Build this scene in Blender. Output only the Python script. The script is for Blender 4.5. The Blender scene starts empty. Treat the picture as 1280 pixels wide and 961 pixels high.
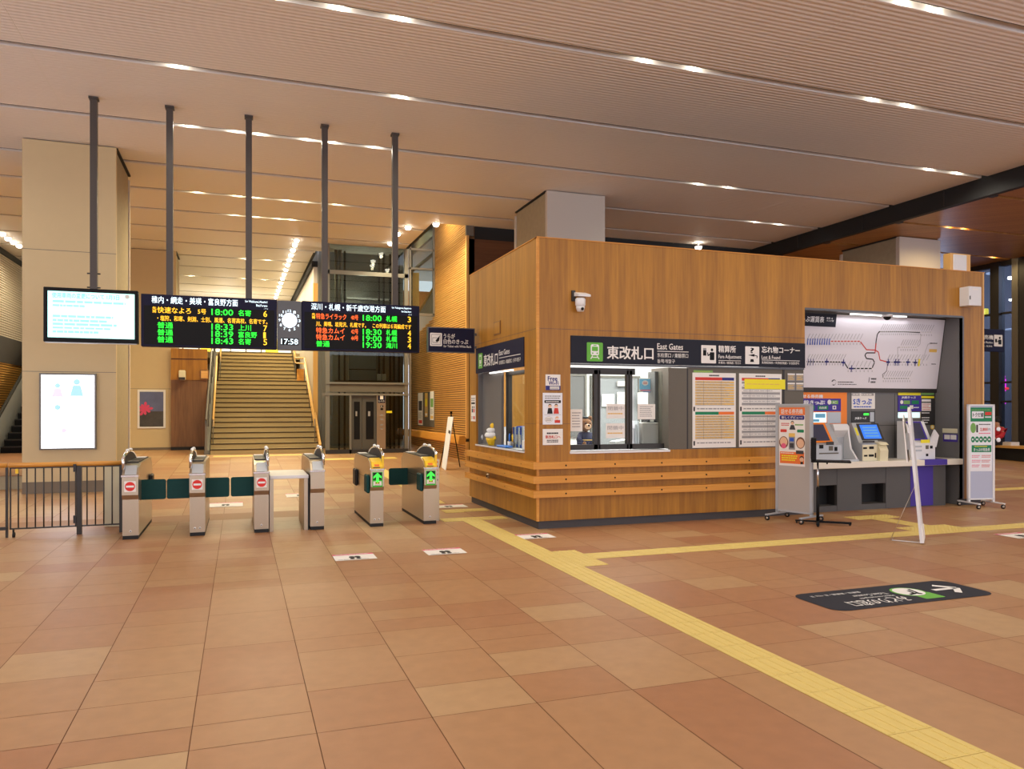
import bpy, bmesh, math, random
from mathutils import Vector, Matrix
random.seed(7)
S = bpy.context.scene
COL = S.collection
# ------------------------------------------------------------------ camera, world, exposure
FPX, HORIZ, YAW, EYE = 958.5, 510.0, math.radians(19.566), 1.65
cam = bpy.data.objects.new('camera', bpy.data.cameras.new('camera'))
COL.objects.link(cam)
cam.location = (0, 0, EYE)
cam.rotation_euler = (math.pi/2, 0, -YAW)
cam.data.sensor_width = 36.0
cam.data.lens = FPX/1280*36.0
cam.data.shift_y = (HORIZ-480.5)/1280
cam.data.clip_end = 300
S.camera = cam
S.view_settings.view_transform = 'Standard'
S.view_settings.look = 'None'
S.view_settings.exposure = 0.07
S.view_settings.gamma = 1.0
S.view_settings.use_curve_mapping = False
try:
    S.cycles.max_bounces = 8
    S.cycles.diffuse_bounces = 4
    S.cycles.caustics_reflective = False
    S.cycles.caustics_refractive = False
    S.cycles.sample_clamp_indirect = 4.0
except Exception:
    pass
W = bpy.data.worlds.new('hall_fill')
S.world = W
W.use_nodes = True
W.node_tree.nodes['Background'].inputs[0].default_value = (0.85, 0.875, 1.0, 1)
W.node_tree.nodes['Background'].inputs[1].default_value = 2.1  # even lilac ambient fill, added to lift the ceiling
FRONT_W, BACK_W = 58.0, 118.0           # power of one downlight in the front hall / in the rear hall
FRONT_C, BACK_C, WOOD_C = (1.0, .93, .78), (1.0, .86, .54), (1.0, .74, .36)

# ------------------------------------------------------------------ measuring the hall (photo pixel -> point on a known plane)
FW = Vector((math.sin(YAW), math.cos(YAW), 0)); RT = Vector((math.cos(YAW), -math.sin(YAW), 0))
def ray(u, v): return RT*((u-640)/FPX) + Vector((0, 0, (HORIZ-v)/FPX)) + FW
def onY(u, v, y):
    d = ray(u, v); p = d*(y/d.y); p.z += EYE; return p
def onX(u, v, x):
    d = ray(u, v); p = d*(x/d.x); p.z += EYE; return p
def onZ(u, v, z=0.0):
    d = ray(u, v); p = d*((z-EYE)/d.z); p.z += EYE; return p
RS, RY = .0265, 12.8                      # the floor rises gently behind the gates
def rz(y): return max(0.0, (y-RY)*RS)

# ------------------------------------------------------------------ materials
def lin(c):
    return tuple(((x/255)/12.92 if x/255 <= .04045 else ((x/255+.055)/1.055)**2.4) for x in c)
M = {}
def mat(name, rgb, rough=.6, metal=0.0, emit=0.0, noise=0.0, nscale=30.0, alpha=1.0, bump=0.0, spec=.5):
    m = bpy.data.materials.new(name); m.use_nodes = True
    nt = m.node_tree; b = nt.nodes['Principled BSDF']; c = lin(rgb)+(1,)
    b.inputs['Base Color'].default_value = c
    b.inputs['Roughness'].default_value = rough
    b.inputs['Metallic'].default_value = metal
    b.inputs['Specular IOR Level'].default_value = spec
    if emit:
        b.inputs['Emission Color'].default_value = c
        b.inputs['Emission Strength'].default_value = emit
    if alpha < 1: b.inputs['Alpha'].default_value = alpha
    if noise or bump:
        g = nt.nodes.new('ShaderNodeNewGeometry'); n = nt.nodes.new('ShaderNodeTexNoise')
        n.inputs['Scale'].default_value = nscale; n.inputs['Detail'].default_value = 4
        nt.links.new(g.outputs['Position'], n.inputs['Vector'])
        if noise:
            mp = nt.nodes.new('ShaderNodeMapRange')
            mp.inputs['To Min'].default_value = 1-noise; mp.inputs['To Max'].default_value = 1+noise
            mx = nt.nodes.new('ShaderNodeMix'); mx.data_type = 'RGBA'; mx.blend_type = 'MULTIPLY'
            mx.inputs[0].default_value = 1; mx.inputs[6].default_value = c
            nt.links.new(n.outputs['Fac'], mp.inputs['Value']); nt.links.new(mp.outputs[0], mx.inputs[7])
            nt.links.new(mx.outputs[2], b.inputs['Base Color'])
        if bump:
            bp = nt.nodes.new('ShaderNodeBump'); bp.inputs['Strength'].default_value = bump; bp.inputs['Distance'].default_value = .01
            nt.links.new(n.outputs['Fac'], bp.inputs['Height']); nt.links.new(bp.outputs[0], b.inputs['Normal'])
    M[name] = m
    return m
def wood(name, c1, c2, plank=.11, vert=True, rough=.45):
    """planks with their own tints and a fine grain along them"""
    m = bpy.data.materials.new(name); m.use_nodes = True
    nt = m.node_tree; N = nt.nodes.new; L = nt.links.new; b = nt.nodes['Principled BSDF']
    b.inputs['Roughness'].default_value = rough
    g = N('ShaderNodeNewGeometry'); sx = N('ShaderNodeSeparateXYZ'); L(g.outputs['Position'], sx.inputs[0])
    ad = N('ShaderNodeMath'); ad.operation = 'ADD'
    if vert: L(sx.outputs[0], ad.inputs[0]); L(sx.outputs[1], ad.inputs[1])
    else: L(sx.outputs[2], ad.inputs[0]); ad.inputs[1].default_value = 0
    dv = N('ShaderNodeMath'); dv.operation = 'DIVIDE'; dv.inputs[1].default_value = plank; L(ad.outputs[0], dv.inputs[0])
    fl = N('ShaderNodeMath'); fl.operation = 'FLOOR'; L(dv.outputs[0], fl.inputs[0])
    wn = N('ShaderNodeTexWhiteNoise'); wn.noise_dimensions = '1D'; L(fl.outputs[0], wn.inputs['W'])
    mp = N('ShaderNodeMapping'); mp.inputs['Scale'].default_value = (28, 28, 1.6) if vert else (1.6, 1.6, 40)
    L(g.outputs['Position'], mp.inputs[0])
    nz = N('ShaderNodeTexNoise'); nz.inputs['Scale'].default_value = 1.0; nz.inputs['Detail'].default_value = 5; L(mp.outputs[0], nz.inputs['Vector'])
    a2 = N('ShaderNodeMath'); a2.operation = 'MULTIPLY_ADD'; a2.inputs[1].default_value = .38; L(wn.outputs['Value'], a2.inputs[0])
    a3 = N('ShaderNodeMath'); a3.operation = 'MULTIPLY_ADD'; a3.inputs[1].default_value = 1.1; a3.inputs[2].default_value = -.27
    L(nz.outputs['Fac'], a3.inputs[0]); L(a3.outputs[0], a2.inputs[2])
    cr = N('ShaderNodeValToRGB'); cr.color_ramp.elements[0].color = lin(c1)+(1,); cr.color_ramp.elements[1].color = lin(c2)+(1,)
    L(a2.outputs[0], cr.inputs[0]); L(cr.outputs[0], b.inputs['Base Color'])
    M[name] = m
    return m
def floor_material():
    m = bpy.data.materials.new('stone_tile'); m.use_nodes = True
    nt = m.node_tree; N = nt.nodes.new; L = nt.links.new; b = nt.nodes['Principled BSDF']
    at = N('ShaderNodeAttribute'); at.attribute_name = 'tone'
    cr = N('ShaderNodeValToRGB'); e = cr.color_ramp.elements
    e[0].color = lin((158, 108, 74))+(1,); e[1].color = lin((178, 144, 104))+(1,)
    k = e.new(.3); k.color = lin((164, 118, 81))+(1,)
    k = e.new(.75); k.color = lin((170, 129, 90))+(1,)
    L(at.outputs['Fac'], cr.inputs[0])
    g = N('ShaderNodeNewGeometry'); nz = N('ShaderNodeTexNoise'); nz.inputs['Scale'].default_value = 9; nz.inputs['Detail'].default_value = 8
    L(g.outputs['Position'], nz.inputs['Vector'])
    mp = N('ShaderNodeMapRange'); mp.inputs['To Min'].default_value = .86; mp.inputs['To Max'].default_value = 1.14; L(nz.outputs['Fac'], mp.inputs['Value'])
    mx = N('ShaderNodeMix'); mx.data_type = 'RGBA'; mx.blend_type = 'MULTIPLY'; mx.inputs[0].default_value = 1
    L(cr.outputs[0], mx.inputs[6]); L(mp.outputs[0], mx.inputs[7]); L(mx.outputs[2], b.inputs['Base Color'])
    n2 = N('ShaderNodeTexNoise'); n2.inputs['Scale'].default_value = 260; L(g.outputs['Position'], n2.inputs['Vector'])
    bp = N('ShaderNodeBump'); bp.inputs['Strength'].default_value = .12; bp.inputs['Distance'].default_value = .004
    L(n2.outputs['Fac'], bp.inputs['Height']); L(bp.outputs[0], b.inputs['Normal'])
    b.inputs['Roughness'].default_value = .42; b.inputs['Specular IOR Level'].default_value = .35
    M['stone_tile'] = m
floor_material()
def ceiling_material(name, c, period, axis='Y', strength=.5):
    m = bpy.data.materials.new(name); m.use_nodes = True
    nt = m.node_tree; N = nt.nodes.new; L = nt.links.new; b = nt.nodes['Principled BSDF']
    b.inputs['Base Color'].default_value = lin(c)+(1,); b.inputs['Roughness'].default_value = .55
    g = N('ShaderNodeNewGeometry'); w = N('ShaderNodeTexWave'); w.bands_direction = axis
    w.inputs['Scale'].default_value = .314/period; w.inputs['Distortion'].default_value = 0
    L(g.outputs['Position'], w.inputs['Vector'])
    bp = N('ShaderNodeBump'); bp.inputs['Strength'].default_value = strength; bp.inputs['Distance'].default_value = .012
    L(w.outputs['Fac'], bp.inputs['Height']); L(bp.outputs[0], b.inputs['Normal'])
    M[name] = m
ceiling_material('ceiling_panel', (242, 237, 231), .085, strength=.6)
wood('booth_wood', (136, 86, 14), (190, 132, 36))
wood('board_wood', (196, 128, 40), (226, 162, 70), plank=3, vert=False)
wood('slat_wood', (206, 150, 76), (236, 188, 112), plank=.055, vert=False)
wood('dark_wood', (84, 50, 26), (120, 76, 42), plank=.14, vert=False)
wood('brown_wood', (100, 66, 36), (150, 104, 60), plank=.4)
wood('ceiling_wood', (146, 98, 42), (190, 136, 70), plank=.12)
wood('orange_wood', (190, 110, 40), (224, 146, 66), plank=.3)
mat('white_wall', (214, 204, 190), .6, noise=.03, nscale=6)
mat('grey_white_wall', (206, 196, 182), .55)
mat('cream_wall', (208, 186, 142), .6, noise=.03, nscale=6)  # left columns' skin, with the warm lamplight tinted into its colour
mat('concrete', (168, 154, 124), .8, noise=.14, nscale=9, bump=.2)
mat('baseboard_stone', (120, 106, 88), .6)
mat('grout', (112, 72, 46), .9)
mat('gutter_stone', (150, 104, 66), .6, noise=.08)
mat('slot_white', (240, 236, 226), .5)
mat('black_gap', (26, 25, 25), .7)
mat('pole_grey', (74, 66, 60), .45)
mat('kerb_dark', (66, 62, 62), .6, noise=.05)
mat('steel', (196, 186, 172), .3, metal=.85)
mat('brushed_steel', (190, 174, 150), .30, metal=.85, noise=.05, nscale=60)
mat('chrome', (226, 226, 226), .12, metal=1)
mat('dark_metal', (58, 54, 50), .4, metal=.4)
mat('grey_metal', (118, 114, 106), .45, metal=.3)
mat('door_grey', (84, 82, 76), .45, metal=.2)
mat('lift_grey', (122, 120, 112), .4, metal=.25)
mat('black', (16, 16, 17), .55, spec=.2)
mat('black_rubber', (24, 24, 25), .75)
mat('charcoal', (44, 42, 42), .55)
mat('sign_navy', (30, 30, 54), .6, spec=.15)
mat('sign_navy_text', (236, 232, 226), .5)
mat('sign_grey', (40, 42, 52), .6, spec=.15)
mat('sign_white', (232, 228, 222), .5)
mat('rim_grey', (92, 92, 94), .4, metal=.3)
mat('jr_green', (96, 178, 52), .5)
mat('white', (236, 236, 234), .5)
mat('white_plastic', (226, 226, 226), .4)
mat('ivory', (224, 216, 182), .45)
mat('silver', (178, 182, 186), .35, metal=.15)
mat('fascia_grey', (104, 98, 88), .6, noise=.06, nscale=40, spec=.3)
mat('alcove_grey', (108, 106, 104), .55, noise=.05, nscale=40)
mat('panel_grey', (146, 148, 150), .55)
mat('paper', (236, 232, 226), .7)
mat('paper_cool', (232, 234, 240), .7)
mat('print_grey', (150, 148, 148), .7)
mat('print_dark', (60, 58, 62), .7)
mat('print_black', (24, 24, 26), .7)
mat('print_red', (206, 60, 48), .7)
mat('print_orange', (236, 120, 52), .7)
mat('print_amber', (228, 186, 96), .7)
mat('print_green', (20, 128, 84), .7)
mat('print_leaf', (120, 170, 90), .7)
mat('print_blue', (40, 86, 190), .7)
mat('print_skyblue', (120, 190, 226), .7)
mat('print_navy', (46, 46, 120), .7)
mat('print_purple', (66, 46, 150), .65)
mat('print_pink', (226, 96, 130), .7)
mat('print_skin', (232, 186, 150), .7)
mat('print_brown', (120, 80, 56), .7)
mat('print_yellow', (240, 226, 40), .6)
mat('orange_frame', (246, 134, 24), .5)
mat('yellow_plastic', (244, 200, 40), .4)
mat('tactile_yellow', (216, 192, 112), .6, noise=.06, nscale=14)
mat('tactile_line', (160, 126, 60), .8)
mat('teal_flap', (16, 66, 64), .6, noise=.08, spec=.25)
mat('sign_red', (222, 44, 36), .5)
mat('go_green', (40, 190, 40), .5)
mat('blue_plastic', (60, 130, 224), .4)
mat('board_grey', (176, 168, 160), .7, noise=.05, nscale=160)
mat('board_lilac', (178, 184, 206), .5)
mat('counter_white', (232, 224, 208), .4)
mat('map_white', (226, 222, 228), .5)
mat('under_grey', (84, 82, 80), .6, noise=.05, nscale=50)
mat('skin', (214, 166, 136), .6)
mat('hair', (26, 22, 20), .6)
mat('red_jacket', (190, 30, 48), .6)
mat('trousers', (30, 30, 38), .8)
mat('bear_fur', (128, 84, 48), .95, noise=.15, nscale=90, bump=.5)
mat('bear_coat', (38, 36, 72), .8)
mat('night_wall', (84, 86, 92), .8)
mat('sky_dusk', (92, 102, 124), .9)
mat('stair_edge', (62, 48, 28), .8)
mat('stair_stone', (170, 150, 108), .7, noise=.06)
mat('orange_light_wood', (226, 176, 100), .4)
def glow(name, rgb, s): return mat(name, rgb, .5, emit=s)
glow('lamp_white', (255, 246, 226), 14)
glow('lamp_warm', (255, 214, 120), 8)
glow('tube_white', (255, 255, 250), 2.2)
glow('led_green', (40, 255, 60), 1.1)
glow('led_amber', (255, 196, 40), 1.2)
glow('led_red', (255, 104, 40), 1.15)
glow('led_white', (226, 246, 255), 1.15)
glow('screen_cyan', (190, 250, 244), 1.05)
glow('screen_ink', (60, 150, 150), .6)
glow('screen_faint', (150, 226, 214), .7)
glow('lightbox_white', (240, 246, 255), 3.6)
glow('lightbox_blue', (150, 196, 226), 1.0)
glow('lightbox_pink', (230, 190, 220), 1.0)
glow('clock_glow', (226, 240, 255), 1.6)
glow('screen_blue', (40, 110, 220), .8)
glow('screen_pale', (200, 236, 246), .95)
glow('screen_dark', (44, 44, 66), .25)
glow('magenta_glow', (240, 60, 210), 1.4)
glow('red_glow', (255, 60, 60), 1.2)
glow('window_glow', (240, 240, 226), .9)
glow('yellow_glow', (250, 226, 70), .9)
glow('street_glow', (170, 180, 190), .35)
glow('go_arrow', (60, 240, 70), 1.0)
def glass(name, tint, rough=.02, alpha=.25):
    m = bpy.data.materials.new(name); m.use_nodes = True
    nt = m.node_tree; N = nt.nodes.new; L = nt.links.new
    out = nt.nodes['Material Output']; nt.nodes.remove(nt.nodes['Principled BSDF'])
    tr = N('ShaderNodeBsdfTransparent'); tr.inputs[0].default_value = lin(tint)+(1,)
    gl = N('ShaderNodeBsdfGlossy'); gl.inputs['Roughness'].default_value = rough
    fr = N('ShaderNodeFresnel'); fr.inputs[0].default_value = 1.45
    ad = N('ShaderNodeMath'); ad.operation = 'MULTIPLY'; ad.inputs[1].default_value = alpha*4; ad.use_clamp = True
    mx = N('ShaderNodeMixShader'); L(fr.outputs[0], ad.inputs[0]); L(ad.outputs[0], mx.inputs[0])
    L(tr.outputs[0], mx.inputs[1]); L(gl.outputs[0], mx.inputs[2]); L(mx.outputs[0], out.inputs[0])
    M[name] = m
glass('clear_glass', (246, 250, 248), alpha=.07)
glass('lift_glass', (196, 204, 200), alpha=.35)
glass('facade_glass', (205, 212, 226), alpha=.1)

# ------------------------------------------------------------------ mesh building
_txt = {}
def text_geo(s):
    k = s
    if k not in _txt:
        cu = bpy.data.curves.new('lettering', 'FONT'); cu.body = s; cu.size = 1; cu.resolution_u = 2
        o = bpy.data.objects.new('lettering', cu); COL.objects.link(o)
        me = bpy.data.meshes.new_from_object(o.evaluated_get(bpy.context.evaluated_depsgraph_get()))
        vs = [(v.co.x, v.co.y) for v in me.vertices]; fs = [tuple(p.vertices) for p in me.polygons]
        bpy.data.objects.remove(o); bpy.data.curves.remove(cu); bpy.data.meshes.remove(me)
        _txt[k] = (vs, fs)
    return _txt[k]
class G:
    """collects shapes in world (or local) metres and links them as ONE mesh object"""
    def __init__(s, frame=None):
        s.v, s.f, s.m, s.ml = [], [], [], []
        s.fr = frame; s.smooth = []
    def mi(s, m):
        if m not in s.ml: s.ml.append(m)
        return s.ml.index(m)
    def add(s, vs, fs, m, smooth=False, T=None):
        o = len(s.v); i = s.mi(m)
        for p in vs:
            p = Vector(p); s.v.append(T @ p if T else p)
        for f in fs: s.f.append([o+k for k in f]); s.m.append(i); s.smooth.append(smooth)
        return s
    def box(s, x0, x1, y0, y1, z0, z1, m, T=None, bev=0):
        x0, x1 = min(x0, x1), max(x0, x1); y0, y1 = min(y0, y1), max(y0, y1); z0, z1 = min(z0, z1), max(z0, z1)
        if bev:
            b = min(bev, (x1-x0)/2.01, (y1-y0)/2.01, (z1-z0)/2.01); vs = []
            for sx in (0, 1):
                for sy in (0, 1):
                    for sz in (0, 1):
                        X, Y, Z = (x0, x1)[sx], (y0, y1)[sy], (z0, z1)[sz]
                        dx, dy, dz = (b, -b)[sx], (b, -b)[sy], (b, -b)[sz]
                        vs += [(X, Y+dy, Z+dz), (X+dx, Y, Z+dz), (X+dx, Y+dy, Z)]
            bm = bmesh.new(); bv = [bm.verts.new(p) for p in vs]
            r = bmesh.ops.convex_hull(bm, input=bv)
            bmesh.ops.dissolve_limit(bm, angle_limit=.01, verts=bm.verts[:], edges=bm.edges[:])
            bm.verts.index_update()
            s.add([v.co.copy() for v in bm.verts], [[v.index for v in f.verts] for f in bm.faces], m, False, T); bm.free()
            return s
        vs = [(x, y, z) for x in (x0, x1) for y in (y0, y1) for z in (z0, z1)]
        return s.add(vs, [(0, 1, 3, 2), (4, 6, 7, 5), (0, 4, 5, 1), (2, 3, 7, 6), (0, 2, 6, 4), (1, 5, 7, 3)], m, False, T)
    def prism(s, pts, axis, a, b, m, T=None):
        """polygon in the two other axes (order x,y,z without axis) swept from a to b"""
        n = len(pts); vs = []
        for t in (a, b):
            for p in pts:
                vs.append({'x': (t, p[0], p[1]), 'y': (p[0], t, p[1]), 'z': (p[0], p[1], t)}[axis])
        fs = [tuple(range(n))[::-1], tuple(range(n, 2*n))]+[(i, (i+1) % n, n+(i+1) % n, n+i) for i in range(n)]
        return s.add(vs, fs, m, False, T)
    def tube(s, pts, r, m, n=8, cap=True, T=None):
        pts = [Vector(p) for p in pts]; rs = r if isinstance(r, (list, tuple)) else [r]*len(pts)
        vs, fs = [], []
        up = None
        for i, p in enumerate(pts):
            d = (pts[min(i+1, len(pts)-1)]-pts[max(i-1, 0)]).normalized()
            if up is None or abs(d.dot(up)) > .98: up = Vector((0, 0, 1)) if abs(d.z) < .9 else Vector((1, 0, 0))
            a = d.cross(up).normalized(); b = a.cross(d)
            for k in range(n):
                t = 2*math.pi*k/n; vs.append(p+a*math.cos(t)*rs[i]+b*math.sin(t)*rs[i])
        for i in range(len(pts)-1):
            for k in range(n): fs.append((i*n+k, i*n+(k+1) % n, (i+1)*n+(k+1) % n, (i+1)*n+k))
        if cap: fs += [tuple(range(n))[::-1], tuple(range((len(pts)-1)*n, len(pts)*n))]
        return s.add(vs, fs, m, True, T)
    def lathe(s, prof, c, m, n=20, T=None):
        vs, fs = [], []
        for r, z in prof:
            for k in range(n):
                t = 2*math.pi*k/n; vs.append((c[0]+r*math.cos(t), c[1]+r*math.sin(t), c[2]+z))
        for i in range(len(prof)-1):
            for k in range(n): fs.append((i*n+k, i*n+(k+1) % n, (i+1)*n+(k+1) % n, (i+1)*n+k))
        fs += [tuple(range(n))[::-1], tuple(range((len(prof)-1)*n, len(prof)*n))]
        return s.add(vs, fs, m, True, T)
    def ball(s, c, r, m, sc=(1, 1, 1), n=12, T=None):
        vs, fs = [], []
        for i in range(n+1):
            p = math.pi*i/n
            for k in range(2*n):
                t = math.pi*k/n
                vs.append((c[0]+r*sc[0]*math.sin(p)*math.cos(t), c[1]+r*sc[1]*math.sin(p)*math.sin(t), c[2]+r*sc[2]*math.cos(p)))
        for i in range(n):
            for k in range(2*n): fs.append((i*2*n+k, (i+1)*2*n+k, (i+1)*2*n+(k+1) % (2*n), i*2*n+(k+1) % (2*n)))
        return s.add(vs, fs, m, True, T)
    # ---- flat print on a framed plane
    def P(s, x, y, l): return s.fr.o+s.fr.a*x+s.fr.b*y+s.fr.n*(l*.0014)
    def poly(s, pts, m, l=1):
        return s.add([s.P(x, y, l) for x, y in pts], [tuple(range(len(pts)))], m)
    def rect(s, x0, y0, x1, y1, m, l=1): return s.poly([(x0, y0), (x1, y0), (x1, y1), (x0, y1)], m, l)
    def rrect(s, x0, y0, x1, y1, r, m, l=1):
        x0, x1 = min(x0, x1), max(x0, x1); y0, y1 = min(y0, y1), max(y0, y1); pts = []
        for cx, cy, a in ((x1-r, y0+r, -90), (x1-r, y1-r, 0), (x0+r, y1-r, 90), (x0+r, y0+r, 180)):
            for k in range(5):
                t = math.radians(a+k*22.5); pts.append((cx+r*math.cos(t), cy+r*math.sin(t)))
        return s.poly(pts, m, l)
    def disc(s, x, y, r, m, l=1, ry=None, n=20):
        return s.poly([(x+r*math.cos(2*math.pi*k/n), y+(ry or r)*math.sin(2*math.pi*k/n)) for k in range(n)], m, l)
    def line(s, pts, w, m, l=1):
        for (x0, y0), (x1, y1) in zip(pts, pts[1:]):
            dx, dy = x1-x0, y1-y0; q = math.hypot(dx, dy) or 1; nx, ny = -dy/q*w/2, dx/q*w/2
            s.poly([(x0+nx, y0+ny), (x0-nx, y0-ny), (x1-nx, y1-ny), (x1+nx, y1+ny)], m, l)
        return s
    def text(s, t, x0, y0, x1, y1, m, l=2, bold=.0, keep=False):
        vs, fs = text_geo(t)
        if not vs: return s
        ax, bx = min(v[0] for v in vs), max(v[0] for v in vs); ay, by = min(v[1] for v in vs), max(v[1] for v in vs)
        kx = (x1-x0)/max(bx-ax, 1e-6); ky = (y1-y0)/max(by-ay, 1e-6)
        bold *= .75
        for i, (ox, oy) in enumerate(((0, 0),) if bold < .001 else ((-bold, -bold*.6), (bold, -bold*.6), (-bold, bold*.6), (bold, bold*.6))):
            s.add([s.P(x0+(v[0]-ax+ox)*kx, y0+(v[1]-ay+oy)*ky, l+.22*i) for v in vs], fs, m)
        return s
    def q(s, u, v):
        """photo pixel -> coordinates on this frame's plane"""
        d = ray(u, v); e = Vector((0, 0, EYE)); t = (s.fr.o-e).dot(s.fr.n)/d.dot(s.fr.n); p = e+d*t-s.fr.o
        return p.dot(s.fr.a), p.dot(s.fr.b)
    def qrect(s, u0, v0, u1, v1, m, l=1):
        (x0, y0), (x1, y1) = s.box_q(u0, v0, u1, v1); return s.rect(x0, y0, x1, y1, m, l)
    def box_q(s, u0, v0, u1, v1):
        um, vm = (u0+u1)/2, (v0+v1)/2
        return (s.q(u0, vm)[0], s.q(um, v1)[1]), (s.q(u1, vm)[0], s.q(um, v0)[1])
    def qtext(s, t, u0, v0, u1, v1, m, l=2, bold=0.0):
        (x0, y0), (x1, y1) = s.box_q(u0, v0, u1, v1); return s.text(t, x0, y0, x1, y1, m, l, bold)
    def greek(s, x0, y0, x1, y1, rows, m, l=2, fill=.5, seed=1):
        """illegible small print: broken bars"""
        rnd = random.Random(seed); h = (y1-y0)/rows
        for i in range(rows):
            x = x0; yy = y0+h*i+h*(1-fill)/2; end = x1-(x1-x0)*rnd.random()*.25
            while x < end-.001:
                w = (x1-x0)*rnd.uniform(.05, .16); e = min(x+w, end)
                s.rect(x, yy, e, yy+h*fill, m, l); x = e+(x1-x0)*.02
        return s
    def obj(s, name, parent=None, local=False, origin=None, kind=None, **props):
        me = bpy.data.meshes.new(name)
        if parent is not None and not local: off = base(parent)
        elif parent is None and not local:
            if origin is None:
                xs = [v.x for v in s.v]; ys = [v.y for v in s.v]; zs = [v.z for v in s.v]
                origin = ((min(xs)+max(xs))/2, (min(ys)+max(ys))/2, min(zs))
            off = Vector(origin)
        else: off = Vector((0, 0, 0))
        me.from_pydata([v-off for v in s.v], [], s.f)
        for m in s.ml: me.materials.append(M[m])
        me.polygons.foreach_set('material_index', s.m); me.polygons.foreach_set('use_smooth', s.smooth)
        bm = bmesh.new(); bm.from_mesh(me)
        if not s.fr: bmesh.ops.recalc_face_normals(bm, faces=bm.faces[:])
        bm.to_mesh(me); bm.free(); me.update()
        o = bpy.data.objects.new(name, me); COL.objects.link(o)
        if parent is not None: o.parent = parent
        else: o.location = off
        if kind: o['kind'] = kind
        for k, val in props.items(): o[k] = val
        return o
def base(o):
    p = Vector(o.location)
    while o.parent: o = o.parent; p += Vector(o.location)
    return p
def root(name, loc, label, cat, group=None, rot=None, kind=None):
    o = bpy.data.objects.new(name, None); o.empty_display_size = .1; COL.objects.link(o)
    o.location = loc
    if rot is not None: o.rotation_euler = rot
    tag(o, label, cat, group, kind)
    return o
def tag(o, label, cat, group=None, kind=None):
    o['label'] = label; o['category'] = cat
    if group: o['group'] = group
    if kind: o['kind'] = kind
    return o
class Frame:
    def __init__(s, o, a, b):
        s.o = Vector(o); s.a = Vector(a).normalized(); s.b = Vector(b).normalized(); s.n = s.a.cross(s.b)
def fY(y): return Frame((0, y, 0), (1, 0, 0), (0, 0, 1))             # faces the camera (-Y)
def fX(x): return Frame((x, 0, 0), (0, -1, 0), (0, 0, 1))            # faces left (-X)
def lamp(kind, name, loc, watts, color, size=.06, angle=150, blend=.6, rot=(0, 0, 0), parent=None):
    l = bpy.data.lights.new(name, kind); l.energy = watts; l.color = color
    if kind == 'AREA': l.shape = 'RECTANGLE'; l.size, l.size_y = size
    else: l.shadow_soft_size = size
    if kind == 'SPOT': l.spot_size = math.radians(angle); l.spot_blend = blend
    o = bpy.data.objects.new(name, l); COL.objects.link(o); o.location = loc; o.rotation_euler = rot
    if parent is not None: o.parent = parent
    return o

# ================================================================== THE SETTING
CEIL, WOODC = 6.57, 6.2
SLOTS = [-9.8, -7.4, -5.0, -2.5, 0.0, 2.4, 4.8, 7.17, 9.6, 12.02, 14.5, 16.95, 18.9, 20.8, 22.75, 24.75, 26.75, 28.8, 30.85, 32.9, 35.0]
SW = .14                                                            # slot width
def make_floor():
    rnd = random.Random(11); g = G(); tones = []
    g.box(-14, 22.3, -8, 36.8, -.3, -.004, 'grout'); tones += [0]*6
    lens = [.3, .3, .45, .45, .6, .6, .75, .9]
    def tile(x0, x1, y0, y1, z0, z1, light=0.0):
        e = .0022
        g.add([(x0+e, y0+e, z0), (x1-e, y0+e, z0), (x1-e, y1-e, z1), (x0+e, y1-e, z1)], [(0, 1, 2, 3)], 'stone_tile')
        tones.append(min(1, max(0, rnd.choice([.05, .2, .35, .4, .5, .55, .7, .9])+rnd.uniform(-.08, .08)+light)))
    x = 3.37-.6*28
    while x < 22:
        near = -6.5 < x < 16
        y = -8.0
        while y < 12.1:
            l = rnd.choice(lens) if (near and y > 1) else 3.0
            y1 = min(y+l, 12.1)
            if 12.1-y1 < .2: y1 = 12.1
            tile(x, min(x+.6, 22.3), y, y1, 0, 0); y = y1
        y = 12.8
        while y < 36.5:
            l = rnd.choice(lens) if y < 26 and x > -8 else 3.0
            y1 = min(y+l, 36.5); tile(x, min(x+.6, 22.3), y, y1, rz(y), rz(y1), .3); y = y1  # ramp tiles toned lighter: paler stone plus lamplight put into the tone
        x += .6
    g.box(-13.4, 22.3, 12.102, 12.798, -.05, 0, 'gutter_stone'); tones += [.2]*6
    o = g.obj('floor', kind='structure', origin=(0, 0, 0))
    a = o.data.attributes.new('tone', 'FLOAT', 'FACE'); a.data.foreach_set('value', tones)
make_floor()
g = G(); g.box(-14, -3.8, 16.9, 36.5, 0, .36, 'concrete'); g.box(-14, -3.8, 16.88, 36.5, .36, .372, 'gutter_stone')
g.obj('floor_raised', kind='structure')
# ramp body is solid below the tiles: a wedge
g = G(); g.prism([(12.8, -.02), (36.5, -.02), (36.5, rz(36.5)-.006)], 'x', -14, 22.3, 'grout'); g.obj('floor_ramp', kind='structure')

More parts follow.
